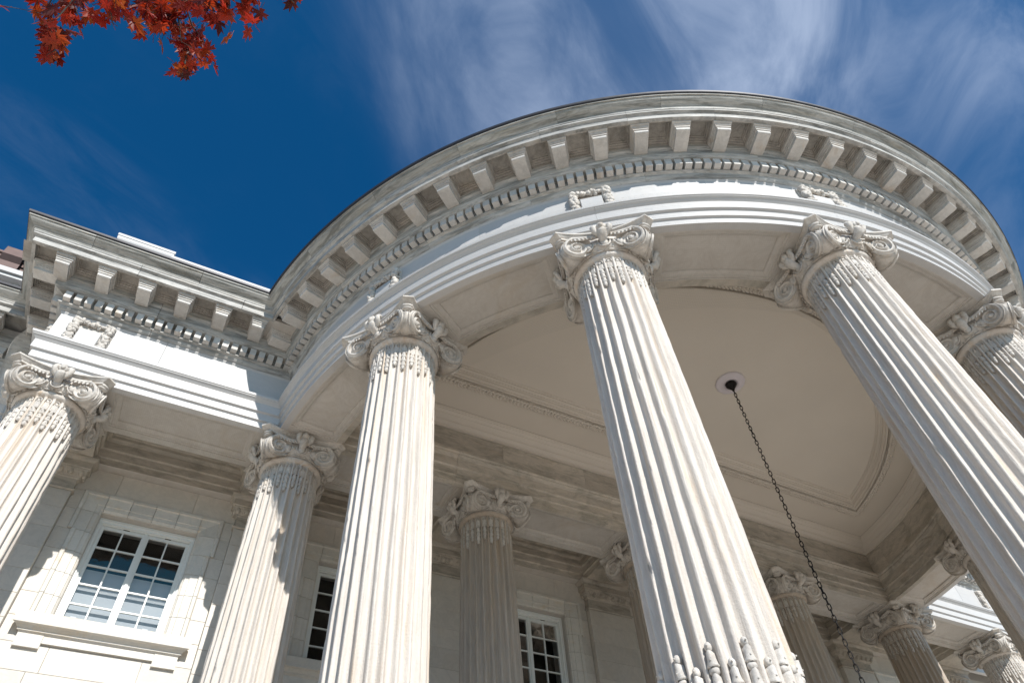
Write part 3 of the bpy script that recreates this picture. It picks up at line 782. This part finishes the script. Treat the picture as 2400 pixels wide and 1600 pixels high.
mb.grid(rows, True, closeu=True); mb.obj('canopy', 'iron', chain)
lk = MB(); ring = []
hl, hw = .044, .0185
for j in range(20):
    t = 2*pi*j/20; ring.append((hw*cos(t), 0, (hl-hw)*(1 if sin(t) > 0 else -1)*min(1, abs(sin(t))*3)+hw*sin(t)))
lk.tube(ring, .0062, 6, closed=True); lkm = lk.mesh('link', 'iron')
zc_ = -.18; PITCH = .073; NL = 68
for k in range(NL): link('link', lkm, chain, (0, 0, zc_-PITCH*k), rz=(k % 2)*pi/2+random.uniform(-.25, .25)+.5)
zb = Z0+1.3621+zc_-PITCH*NL
lan = thing('lantern', 'black iron lantern hanging at the end of the long chain below the picture', 'lantern', (MX, MY, zb-.9))
mb = MB(); mb.box((-.2, -.2, 0), (.2, .2, .04)); mb.box((-.22, -.22, .6), (.22, .22, .64)); mb.tube([(0, 0, .64), (0, 0, .9)], .012)
for x_ in (-.19, .19):
    for y_ in (-.19, .19): mb.box((x_-.012, y_-.012, .04), (x_+.012, y_+.012, .6))
mb.add([(-.22, -.22, .64), (.22, -.22, .64), (.22, .22, .64), (-.22, .22, .64), (0, 0, .8)], [(0, 1, 4), (1, 2, 4), (2, 3, 4), (3, 0, 4)]); mb.obj('frame', 'iron', lan)
mb = MB(); 
for s_ in (-1, 1): mb.box((-.178, s_*.185-.003, .04), (.178, s_*.185+.003, .6)); mb.box((s_*.185-.003, -.178, .04), (s_*.185+.003, .178, .6))
mb.obj('pane', 'glass', lan)

# ------------------------------------------------------------------ gallery behind the row: beams and wall architrave
BR = .50                                   # half width of the cross beams
GAL = [(0, 0), (.0, .10), (.008, .106), (.025, .112), (.025, .225), (.033, .231), (.055, .24), (.055, .36), (.075, .38), (.10, .40), (.105, .44), (.13, .46), (.135, .50)]
GZ = .50
gal = thing('coffered_gallery_ceiling', 'deep stepped ceiling boxes between the row of columns and the wall', 'ceiling', (0, 0, Z0))
for k in range(6):
    xm = -7.5+3*k; x0_, x1_ = xm-1.5+BR, xm+1.5-BR; y0_, y1_ = .44, 1.15
    mb = MB(); rows = []
    for (o_, z_) in GAL: rows.append([(x0_+o_, y0_+o_, z_), (x1_-o_, y0_+o_, z_), (x1_-o_, y1_-o_, z_), (x0_+o_, y1_-o_, z_)])
    mb.grid(rows, closeu=True); mb.add(rows[-1], [(0, 1, 2, 3)]); mb.obj('coffer_box', 'inner', gal)
for k in range(7):
    xm = -9+3*k; mb = MB(); mb.box((max(xm-BR+.001, -9.33), .441, 0), (min(xm+BR-.001, 9.33), 1.32, .5)); mb.obj('cross_beam', 'inner', gal)
for k in range(6):
    xm = -7.5+3*k; mb = MB(); mb.box((xm-1.5+BR, 1.151, 0.0), (xm+1.5-BR, 1.359, .12)); mb.obj('wall_ledge_stone', 'soffit', gal)

# ------------------------------------------------------------------ wall with windows
wall = thing('marble_wall', 'pale marble block wall behind the colonnade with tall small-paned windows', 'wall', (0, 0, Z0))
YW = 1.30
def stone_box(x0_, x1_, z0_, z1_, y0_, y1_=None, parent=None, m_='wall', name='stone', g_=.0012, bev=.0035):
    y1_ = y1_ or y0_+.12
    mb = MB(); x0_ += g_; x1_ -= g_; z0_ += g_; z1_ -= g_
    f = [(x0_+bev, y0_, z0_+bev), (x1_-bev, y0_, z0_+bev), (x1_-bev, y0_, z1_-bev), (x0_+bev, y0_, z1_-bev)]
    g2 = [(x0_, y0_+bev, z0_), (x1_, y0_+bev, z0_), (x1_, y0_+bev, z1_), (x0_, y0_+bev, z1_)]
    h2 = [(x0_, y1_, z0_), (x1_, y1_, z0_), (x1_, y1_, z1_), (x0_, y1_, z1_)]
    mb.grid([f, g2, h2], closeu=True); mb.add(f, [(0, 1, 2, 3)])
    return mb.obj(name, m_, parent)
FZ = -(Z0-FLOOR)
# backing, with window openings left free
WHW, WT, WB = .62, -.62, -2.19
mb = MB()
for k in range(6):
    xm = -7.5+3*k
    mb.box((xm-1.5, YW+.06, WT), (xm+1.5, YW+.5, .55)); mb.box((xm-1.5, YW+.06, FZ), (xm+1.5, YW+.5, WB))
    mb.box((xm-1.5, YW+.06, WB), (xm-WHW, YW+.5, WT)); mb.box((xm+WHW, YW+.06, WB), (xm+1.5, YW+.5, WT))
mb.box((-22, YW+.06, FZ), (-9.003, YW+.5, .55)); mb.box((9.003, YW+.06, FZ), (22, YW+.5, .55)); mb.obj('core', 'backing', wall)
CH = .302
rnd = random.Random(11)
for k in range(6):
    xm = -7.5+3*k
    # plain band above the window
    cuts = [xm-1.06, xm-.55+rnd.uniform(-.1, .1), xm+.45+rnd.uniform(-.1, .1), xm+1.06]
    for c0, c1 in zip(cuts[:-1], cuts[1:]): stone_box(c0, c1, -.36, 0.0, YW, parent=wall)
    for r in range(15):
        z1_ = -.362-CH*r; z0_ = z1_-CH
        for sg in (-1, 1):
            a_, b_ = sorted((xm+sg*.921, xm+sg*1.06))
            in_ear = z1_ > -.95
            if in_ear: stone_box(a_, b_, z0_, z1_, YW, parent=wall)
            elif z0_ > WB-.05:
                a_, b_ = sorted((xm+sg*.871, xm+sg*1.06)); stone_box(a_, b_, z0_, z1_, YW, parent=wall)
            else:
                a_, b_ = sorted((xm+sg*(.5 if r % 2 else .62), xm+sg*1.06)); stone_box(a_, b_, z0_, z1_, YW, parent=wall)
        if z0_ <= WB-.05:
            w_ = .5 if r % 2 else .62
            stone_box(xm-w_, xm+w_, z0_, z1_, YW, parent=wall)
for sg in (-1, 1):                                   # beyond the colonnade
    for r in range(16):
        z1_ = 0-CH*r; x_ = 9.62; 
        while x_ < 13.5:
            w_ = rnd.uniform(.7, 1.2); a_, b_ = sorted((sg*x_, sg*min(x_+w_, 13.5))); stone_box(a_, b_, z1_-CH, z1_, YW, parent=wall); x_ += w_
# window surrounds (stones with stepped fascias), sill and apron
def surround(xm):
    t = link('window_surround', None, wall, (xm, 0, 0))
    def piece(verts2d_prof, frames): pass
    PR = [(.0, YW+.02), (.0, 1.275), (.012, 1.264), (.05, 1.262), (.056, 1.272), (.06, 1.285), (.14, 1.292), (.145, 1.305), (.20, 1.308), (.205, 1.32), (.225, 1.33), (.225, YW+.30)]
    # distance in from the outer edge, y
    HWo, ZT = .92, -.362
    EAR, ZE = .0, -.905
    def fr(d, yy, mode, s_): 
        return None
    # jamb stones
    for sg in (-1, 1):
        zs_ = [ZT]+[-.362-CH*i for i in range(1, 6)]+[WB+.0]
        for i in range(len(zs_)-1):
            zt_, zb_ = zs_[i], zs_[i+1]
            if zt_ <= zb_+.02: continue
            mb = MB(); rows = []
            for zz, top in ((zt_-.003, i == 0), (zb_+.003, False)):
                row = []
                for d, yy in PR:
                    ho = HWo if zt_ > -.95 else HWo-.05
                    xo = ho-d if d < .1 else HWo-.0-d-.07
                    row.append((sg*xo, yy, zz-(d if top else 0)))
                rows.append(row)
            mb.grid(rows); 
            for rw in rows: mb.add(rw, [tuple(range(len(rw)))])
            mb.obj('jamb_stone', 'trim', t)
    n_ = 6
    for i in range(n_):
        mb = MB(); rows = []
        for u in (i/n_, (i+1)/n_):
            row = []
            for d, yy in PR:
                xi = (HWo-d) if d < .1 else HWo-d-.07
                e = .003*(1 if u == i/n_ else -1)
                x_ = max(-xi, min(xi, -HWo+2*HWo*u+(e if 0 < u < 1 else 0))); row.append((x_, yy, ZT-d-(.0 if d < .1 else .03)))
            rows.append(row)
        mb.grid(rows)
        for rw in rows: mb.add(rw, [tuple(range(len(rw)))])
        mb.obj('lintel_stone', 'trim', t)
    # sill
    mb = MB(); SP = [(1.33, -2.165), (1.17, -2.165), (1.165, -2.172), (1.165, -2.30), (1.172, -2.306), (1.20, -2.312), (1.22, -2.33), (1.235, -2.345), (1.235, -2.36), (1.25, -2.366), (1.262, -2.38), (1.33, -2.38)]
    rows = []
    for sg in (-1, 1): rows.append([(sg*(.965-(yy-1.165)), yy, z_) for yy, z_ in SP])
    mb.grid(rows)
    for rw in rows: mb.add(rw, [tuple(range(len(rw)))])
    mb.obj('sill', 'trim', t)
    mb = MB(); mb.box((-.60, 1.268, -2.465), (.60, 1.33, -2.381)); 
    for sg in (-1, 1): a_, b_ = sorted((sg*.602, sg*.87)); mb.box((a_, 1.262, -2.53), (b_, 1.33, -2.381))
    mb.obj('apron', 'trim', t)
    return t
glass_me = None
def window(xm, label=None):
    w = link('window', None, wall, (xm, 0, 0))
    if label: w['label'] = label
    yg = 1.52; hw, zt_, zb_ = .565, -.70, -2.115
    mb = MB()                                           # fixed frame with stepped moulding
    PRF = [(-.075, 1.50), (-.075, 1.44), (-.04, 1.44), (-.035, 1.455), (-.012, 1.46), (-.010, 1.48), (0, 1.485), (0, 1.56)]
    rows = []
    for sx, sz in ((-1, 0), (-1, 1), (1, 1), (1, 0)):
        rows.append([(sx*(hw-d), yy, (zt_-d*1.0) if sz else zb_+.0) for d, yy in PRF])
    mb.grid(rows); mb.box((-hw, 1.50, zb_-.05), (hw, 1.56, zb_)); mb.obj('frame', 'paint', w)
    mb = MB(); 
    for sg in (-1, 1): 
        a_, b_ = sorted((sg*.003, sg*hw)); st = .040
        mb.box((a_, 1.500, zt_-.052), (b_, 1.54, zt_-.006)); mb.box((a_, 1.500, zb_), (b_, 1.54, zb_+.03))
        a2, b2 = sorted((sg*(hw-.035), sg*hw)); mb.box((a2, 1.501, zb_+.03), (b2, 1.54, zt_-.052))
        a2, b2 = sorted((sg*.003, sg*.045)); mb.box((a2, 1.501, zb_+.03), (b2, 1.54, zt_-.052))
    mb.box((-.018, 1.485, zb_), (.018, 1.499, zt_)); mb.obj('sash', 'paint', w)
    zg0, zg1 = zb_+.03, zt_-.052; ph = (zg1-zg0)/5
    pw = (hw-.035-.045)/2
    mb = MB()
    for sg in (-1, 1):
        xc = sg*(.045+pw); mb.box((xc-.010, 1.507, zg0), (xc+.010, 1.538, zg1))
        for r in range(1, 5):
            a_, b_ = sorted((sg*.045, sg*(hw-.035))); z_ = zg0+ph*r; mb.box((a_, 1.5085, z_-.010), (b_, 1.537, z_+.010))
    mb.obj('glazing_bars', 'paint', w)
    for r in range(5):
        for c in range(4):
            xc = (-(.045+pw*1.5), -(.045+pw*.5), .045+pw*.5, .045+pw*1.5)[c]; z_ = zg0+ph*r
            g2 = MB(); tx, tz = random.uniform(-.0035, .0035), random.uniform(-.0035, .0035)
            g2.add([(xc-pw/2, 1.522-tx, z_), (xc+pw/2, 1.522+tx, z_), (xc+pw/2, 1.522+tx+tz, z_+ph), (xc-pw/2, 1.522-tx+tz, z_+ph)], [(0, 1, 2, 3)])
            g2.obj('pane', 'glass', w)
    mb = MB()
    for x_ in (-.26, .28): mb.box((x_-.04, 1.492, zt_-.008), (x_+.04, 1.499, zt_+.004))
    mb.obj('hinge', 'brass', w)
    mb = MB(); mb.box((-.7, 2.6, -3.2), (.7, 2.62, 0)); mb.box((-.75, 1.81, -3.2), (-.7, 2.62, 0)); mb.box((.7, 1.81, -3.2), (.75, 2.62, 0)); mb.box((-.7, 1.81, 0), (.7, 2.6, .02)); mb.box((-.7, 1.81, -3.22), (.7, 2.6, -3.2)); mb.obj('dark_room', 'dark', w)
    return w
for k in range(6):
    surround(-7.5+3*k)
    w = window(-7.5+3*k)
    if k == 0:
        w['label'] = 'window half in sun reflecting the blue sky'
        mb = MB()
        for x_ in (-.43, .40): mb.box((x_-.032, 1.56, -2.02), (x_+.032, 1.563, -1.955))
        mb.obj('sensor_card', 'card', w)
        mb = MB(); mb.box((-.56, 1.60, -2.115), (.56, 1.62, -1.30)); mb.obj('brightening_blind', 'bright_blind', w)  # added pale blind brightens lower panes in place of reflected hazy sky
# pilasters behind the columns
def pilaster(x, label):
    t = thing('pilaster', label, 'pilaster', (x, 0, Z0), 0, 'flat pilasters on the wall behind the columns')
    hw = .44; y0_ = 1.20
    zt_ = -.49
    r = 0
    while zt_ > FZ+.4:
        h = CH if r else (.49+CH*2+.362-.49-CH)/1*0+CH*.9
        stone_box(-hw, hw, max(zt_-h, FZ), zt_, y0_, 1.299, parent=t, name='stone'); zt_ -= h; r += 1
        if r > 13: break
    stone_box(-hw, hw, FZ, zt_, y0_, 1.299, parent=t, name='stone')
    CP = [(.0, -.50), (.0, -.49), (.018, -.485), (.026, -.47), (.018, -.455), (.0, -.45), (.0, -.30), (.012, -.295), (.018, -.285), (.018, -.275), (.03, -.265), (.07, -.215), (.085, -.175), (.085, -.165), (.105, -.16), (.105, -.065), (.112, -.058), (.135, -.04), (.15, -.02), (.155, 0.0)]
    mb = MB(); rows = []
    for fx in (lambda o_: (-hw-o_, 1.299), lambda o_: (-hw-o_, y0_-o_), lambda o_: (hw+o_, y0_-o_), lambda o_: (hw+o_, 1.299)):
        rows.append([(*fx(o_), z_) for o_, z_ in CP])
    mb.grid(rows); top = [r_[-1] for r_ in rows]; mb.add(top, [(0, 1, 2, 3)]); cap = mb.obj('capital', 'inner', t)
    mb = MB()
    for i in range(8):
        x_ = -hw-.03+(2*hw+.06)*(i+.5)/8 if 0 else -.455+.91*i/7
        mb.ell((x_, y0_-.055, -.222), (.036, .030, .052), nu=9, nv=7)
        pts = [(x_+.050*cos(t_), y0_-.060-.02*sin(t_), -.215+.056*sin(t_)) for t_ in [radians(-200+220*j/10) for j in range(11)]]
        mb.tube(pts, .007, 5)
        if i < 7: mb.tube([(x_+.065, y0_-.085, -.18), (x_+.065, y0_-.03, -.268)], .007, 5)
    for sg in (-1, 1):
        for yy in (1.20, 1.27): mb.ell((sg*(hw+.052), yy, -.222), (.03, .034, .052), nu=8, nv=6)
    mb.obj('egg_moulding', 'inner', cap)
    return t
for x, lab in ((-9, 'pilaster behind the far left column'), (-6, 'pilaster peeping out behind the left scroll of the half-shaded junction column'),
               (-3, 'pilaster with egg moulding between the bright column and the brownish shaded one'), (0, 'pilaster whose egg-moulded cap shows just left of the largest column'),
               (3, 'pilaster hidden behind the largest column and its shaded neighbour'), (6, 'pilaster with egg-moulded cap crossed by the hanging chain'),
               (9, 'pilaster with egg-moulded cap nearest the right edge')):
    pilaster(x, lab)

# ------------------------------------------------------------------ roof, parapet, main block behind
roof = MB(); n_ = 60; pts = [((RC+.9)*cos(-pi+pi*i/n_), (RC+.9)*sin(-pi+pi*i/n_)) for i in range(n_+1)]
pts = [(-9.9, 1.5), (-9.9, -.9)]+[q for q in pts if q[1] < -.9]+[(9.9, -.9), (9.9, 1.5)]
n2 = len(pts); roof.add([(*q, 1.665) for q in pts]+[(*q, 1.84) for q in pts], [tuple(range(n2)), tuple(range(n2, 2*n2))]+[(i, (i+1) % n2, n2+(i+1) % n2, n2+i) for i in range(n2)])
o = roof.obj('light_block_roof', 'lead'); o.location.z = Z0; o['kind'] = 'structure'  # unseen roof slab, added to block light from above
par = thing('roof_parapet', 'white stone parapet with a raised block standing behind the left cornice', 'parapet', (0, 0, Z0))
PP = [(.0, 1.85), (.0, 2.70), (.012, 2.71), (.03, 2.73), (.05, 2.75), (.05, 2.80), (.065, 2.82), (.075, 2.86), (.075, 2.92), (-.3, 2.92)]
part(par, 'parapet_wall', PP, [lambda q: (-8.62, -.38-q), lambda q: (8.62, -.38-q)], 'arch')
for sg in (-1, 1):
    mb = MB(); rows = []
    PB = [(0, 1.85), (0, 2.84), (.015, 2.85), (.03, 2.88), (.045, 2.89), (.045, 2.93), (.06, 2.95), (.075, 2.99), (.075, 3.04), (.085, 3.05), (.085, 3.10)]
    cx_ = sg*9.03; hw = .34
    for q, z_ in PB: rows.append([(cx_-hw-q, -.32-q, z_), (cx_+hw+q, -.32-q, z_), (cx_+hw+q, .3+q, z_), (cx_-hw-q, .3+q, z_)])
    mb.grid(rows, closeu=True); mb.add(rows[-1], [(0, 1, 2, 3)]); mb.obj('pedestal', 'arch', par)
def wing(sg, label):
    t = thing('wing_entablature', label, 'entablature', (0, 0, Z0), 0, 'entablatures of the main block')
    X = sg*9
    A_ = list(ARCH); A_[0] = (.335, .47); A_[1] = (.335, 0)
    for nm, prof, m_ in (('architrave_stone', A_, 'arch'), ('frieze_stone', FRZ, 'arch'), ('bed_moulding_stone', BED, 'weathered'), ('cornice_stone', CORN, 'weathered'), ('cyma_stone', CYMA, 'cyma'), ('roof_flashing', FLASH, 'lead')):
        block(t, nm, prof, [strf(sg*16, 1.4), corner(X, 1.4, sg)], m_)
    for k in range(10):
        link('modillion', mod_s, t, (sg*(10.40+MS*k), 1.4, 0)); link('coffer', cof_s, t, (sg*(10.40+MS*(k+.5)), 1.4, 0))
    for k in range(42): link('dentil', den_s, t, (sg*(9.65+.1283*k), 1.4, 0))
    return t
wing(-1, 'set-back entablature with brackets at the extreme left edge, lower than the balustrade')
wing(1, 'set-back entablature of the main block to the right of the colonnade')
def balustrade(sg, label):
    t = thing('balustrade', label, 'balustrade', (0, 0, Z0), 0, 'roof balustrades of the main block')
    x0_, x1_ = sorted((sg*9.9, sg*16)); y = .72
    mb = MB(); mb.box((x0_, y, 1.86), (x1_, y+.35, 2.02)); mb.box((x0_, y+.03, 2.02), (x1_, y+.32, 2.06)); mb.obj('plinth', 'arch', t)
    mb = MB(); mb.box((x0_, y, 2.60), (x1_, y+.35, 2.66)); mb.box((x0_, y-.04, 2.664), (x1_, y+.39, 2.76)); mb.obj('rail', 'arch', t)
    b = MB(); rows = []
    for r, z in ((.07, 2.06), (.07, 2.10), (.045, 2.12), (.05, 2.14), (.085, 2.22), (.085, 2.27), (.055, 2.36), (.035, 2.46), (.04, 2.50), (.06, 2.52), (.045, 2.54), (.07, 2.56), (.07, 2.60)):
        rows.append([(r*cos(2*pi*j/20), r*sin(2*pi*j/20), z) for j in range(20)])
    b.grid(rows, True, closeu=True); bm_ = b.mesh('baluster', 'arch')
    for k in range(24): link('baluster', bm_, t, (x0_+.15+.25*k, y+.17, 0))
    return t
balustrade(-1, 'white stone balustrade on the roof at the left edge')
balustrade(1, 'white stone balustrade on the roof right of the portico')
cop = thing('copper_roof', 'brown copper roof edge with a clasp showing above the balustrade at the left edge', 'roof', (0, 0, Z0))
CPF = [(0, 3.2), (0, 3.86), (.04, 3.88), (.04, 3.94), (.07, 3.96), (.07, 4.03), (.10, 4.05), (.10, 4.10), (.13, 4.12), (.13, 4.17), (-3, 4.6), (-3, 3.2)]
part(cop, 'roof_edge', CPF, [lambda q: (-22, 1.75-q), lambda q: (22, 1.75-q)], 'copper')
mb = MB(); CB = [(.14, 3.7), (.16, 3.9), (.21, 4.0), (.22, 4.02), (.22, 4.21), (.08, 4.23), (-.2, 4.28)]
for x_ in (-11.22, -12.9, -14.6, 11.22, 12.9, 14.6):
    rows = [[(x_-.16, 1.75-q, z_) for q, z_ in CB], [(x_+.16, 1.75-q, z_) for q, z_ in CB]]; mb.grid(rows)
mb.obj('clasp', 'copper', cop)
mb = MB(); mb.box((-22, 2.0, .5), (22, 14, 3.6)); o = mb.obj('main_block', 'arch'); o.location.z = Z0; tag(o, 'plain upper storey of the main block behind the portico roof', 'building')

# ------------------------------------------------------------------ maple branch
tree = thing('maple_tree', 'maple branch with red and orange autumn leaves hanging in at the top left', 'tree', (-13.5, -11.5, 0))
def rel(p_): return (p_[0]+13.5, p_[1]+11.5, p_[2])
mb = MB(); tp = [(-13.5, -11.5, 0), (-13.45, -11.4, 1.5), (-13.3, -11.3, 3.0), (-13.0, -11.0, 4.6), (-12.8, -10.8, 6.4), (-12.7, -10.6, 8.2)]
mb.tube([rel(q) for q in tp], [.22, .19, .17, .14, .09, .03], 12)
limb = [(-13.1, -11.1, 4.1), (-12.0, -10.2, 5.3), (-10.8, -8.9, 5.95), (-9.6, -7.7, 6.05), (-8.9, -7.0, 5.85), (-8.2, -6.75, 5.72), (-7.6, -6.85, 5.75)]
mb.tube([rel(q) for q in limb], [.10, .075, .05, .03, .018, .011, .006], 8); mb.obj('trunk', 'bark', tree)
def leaf_mesh(seed):
    r_ = random.Random(seed); mb = MB()
    # five pointed lobes with toothed edges
    angs = [(-148, .42), (-128, .20), (-100, .62), (-82, .48), (-66, .66), (-52, .26), (-30, .80), (-20, .58), (-8, .72), (0, 1.0), (8, .70), (20, .60), (30, .82), (52, .27), (66, .68), (82, .46), (100, .60), (128, .20), (148, .40)]
    pts = [(0, 0, 0)]; curl = r_.uniform(.25, .9); tw = r_.uniform(-.4, .4)
    for a, rr in angs:
        rr *= r_.uniform(.9, 1.1)*.062; t = radians(a); x_, y_ = rr*cos(t), rr*sin(t)
        pts.append((x_, y_, -curl*(x_*x_+y_*y_)*9+tw*x_*y_*12+.10*abs(y_)))
    n_ = len(angs); mb.add(pts, [(0, i, i+1) for i in range(1, n_)]+[(0, n_, 1)])
    mb.tube([(-.0, 0, 0), (-.03, .003, .006), (-.055, .0, .018)], .0012, 4)
    return mb.mesh('leaf', 'leaf')
leafs = [leaf_mesh(i) for i in range(7)]
rl = random.Random(21)
# twigs (start, end) hanging from the limb
cb = Vector(cam.location)
tw = []
def dirp(u, v, dist):
    # point on a twig, worked out once from the photograph's directions at its own distance
    R = cam.rotation_euler.to_matrix(); d = R @ Vector(((u-1200)/1625.469, (800-v)/1625.469, -1)); d.normalize(); return cb+d*dist
twig_px = [((150, -60), (110, 20), (130, 120), 22, 4.0, 42), ((330, -80), (250, -20), (265, 60), 20, 3.9, 40), ((420, -60), (415, 20), (425, 100), 20, 4.1, 34), ((425, 70), (440, 120), (425, 185), 16, 4.1, 26),
           ((560, -80), (520, -20), (545, 40), 16, 3.8, 32), ((300, -50), (330, 0), (320, 40), 20, 4.3, 40), ((450, 60), (480, 100), (490, 150), 10, 4.2, 20), ((680, -60), (660, -20), (690, 8), 12, 3.9, 30), ((600, -60), (560, -15), (575, 35), 16, 3.85, 30), ((510, -60), (500, 0), (505, 45), 16, 4.0, 32), ((380, -60), (350, 10), (385, 70), 12, 4.15, 30),
           ((200, -80), (170, -10), (185, 50), 16, 4.4, 36), ((90, -60), (88, 0), (85, 25), 3, 4.1, 12), ((480, -80), (470, -20), (480, 30), 16, 4.4, 36), ((120, 60), (125, 95), (125, 130), 10, 4.0, 20), ((370, -40), (380, 20), (370, 50), 14, 4.0, 34)]
br = MB(); limb_pts = [Vector(q) for q in limb]
for (p0, p1, p2, nl, dist, spread) in twig_px:
    q0, q1, q2 = dirp(*p0, dist+rl.uniform(.0, .2)), dirp(*p1, dist), dirp(*p2, dist-rl.uniform(0, .2))
    near = min(limb_pts[3:], key=lambda w_: (w_-q0).length)
    path = [near, (near+q0)/2+Vector((0, 0, .05)), q0, (q0+q1)/2, q1, (q1+q2)/2, q2]
    br.tube([rel(q) for q in path], [.006, .005, .004, .0035, .003, .0025, .0015], 5)
    for k in range(int(nl*1.4)):
        u = rl.random()**.8; base = q0*(1-u)**2+q1*2*u*(1-u)+q2*u*u
        sp = .85*spread/1625*dist
        pos = base+Vector((rl.gauss(0, sp*.55), rl.gauss(0, sp*.55), rl.gauss(0, sp*.55)))
        lf = link('leaf', rl.choice(leafs), tree, rel(pos), rot=(rl.uniform(-1.0, 1.0)+(pi if rl.random() < .3 else 0), rl.uniform(.1, 1.25), rl.uniform(-pi, pi)))
        s_ = rl.uniform(.8, 1.25); lf.scale = (s_, s_, s_)
        mid = (base+pos)/2+Vector((0, 0, .01)); br.tube([rel(base), rel(mid), rel(pos)], .0013, 4)
br.obj('twigs', 'bark', tree)
# crown around the trunk, outside the picture
cr_ = MB(); rr = random.Random(2)
for k in range(1500):
    d = Vector((rr.gauss(0, 1), rr.gauss(0, 1), rr.gauss(0, .8))); d = d.normalized()*rr.uniform(.5, 1)**.5*2.0
    q = Vector((-13.0, -11.2, 7.4))+d; a, b2 = Vector((rr.gauss(0, 1), rr.gauss(0, 1), rr.gauss(0, 1))).normalized(), None
    b2 = a.orthogonal().normalized(); c2 = a.cross(b2); s_ = .09
    cr_.add([rel(q+b2*s_), rel(q+c2*s_*.7), rel(q-b2*s_), rel(q-c2*s_*.7)], [(0, 1, 2, 3)])
cw = cr_.obj('crown', 'leaf', tree); cw['kind'] = 'stuff'

# ------------------------------------------------------------------ bird netting
def net(name, label, F, nu, nv, su=1, sv=1, w=.0008):
    """F(u, v) -> point; wires along u and v as fine triangular threads"""
    mb = MB()
    def wire(pts):
        for dz in ((0, 0, w), (w*.87, 0, -w*.5), (-w*.87, 0, -w*.5)): pass
        rows = [[(q[0], q[1], q[2]+w), (q[0]+w*.8, q[1]+w*.3, q[2]-w*.5), (q[0]-w*.8, q[1]-w*.3, q[2]-w*.5)] for q in pts]
        mb.grid(rows, False, closeu=True)
    for i in range(nu+1): wire([F(i/nu, j/sv) for j in range(sv+1)])
    for j in range(nv+1): wire([F(i/su, j/nv) for i in range(su+1)])
    return mb.obj(name, 'net')
R1, R0 = RC+.452, 5.19
def FB(u, v):
    a = radians(-163+110*u); r = R1+(R0-R1)*v
    return (r*cos(a), r*sin(a), -.012-.055*sin(pi*v)*(1+.3*sin(u*60)))
o = net('bird_net', '', FB, 470, 48, su=160, sv=6); o.location.z = Z0; tag(o, 'fine pale bird netting stretched under the curved soffit between the capitals', 'net', 'bird nets')
def FF(u, v):
    a = radians(-165+75*u); r = RC+.46+.11*min(1, v*1.15); return (r*cos(a), r*sin(a), -.01+.50*v)
o = net('bird_net', '', FF, 330, 20, su=110, sv=3, w=.0006); o.location.z = Z0; tag(o, 'fine bird netting hung over the front of the curved architrave', 'net', 'bird nets')
def FL(u, v): return (-9.45+3.3*u, -.445+1.45*v, -.012-.04*sin(pi*v)-.02*sin(pi*u))
o = net('bird_net', '', FL, 132, 58, su=8, sv=8); o.location.z = Z0; tag(o, 'bird netting stretched under the straight soffit above the sunlit window', 'net', 'bird nets')
def FC(u, v):
    p0 = Vector((-9.575, -.56+1.5*u, .47)); p1 = Vector((-9.60-.12*u, -.60+1.3*u, -.10-.45*u)); q = p0.lerp(p1, v); return (q.x-.05*sin(pi*v), q.y, q.z)
o = net('bird_net', '', FC, 56, 26, su=8, sv=6, w=.0011); o.location.z = Z0; tag(o, 'bird netting hanging loose off the left corner of the entablature beside a scroll', 'net', 'bird nets')
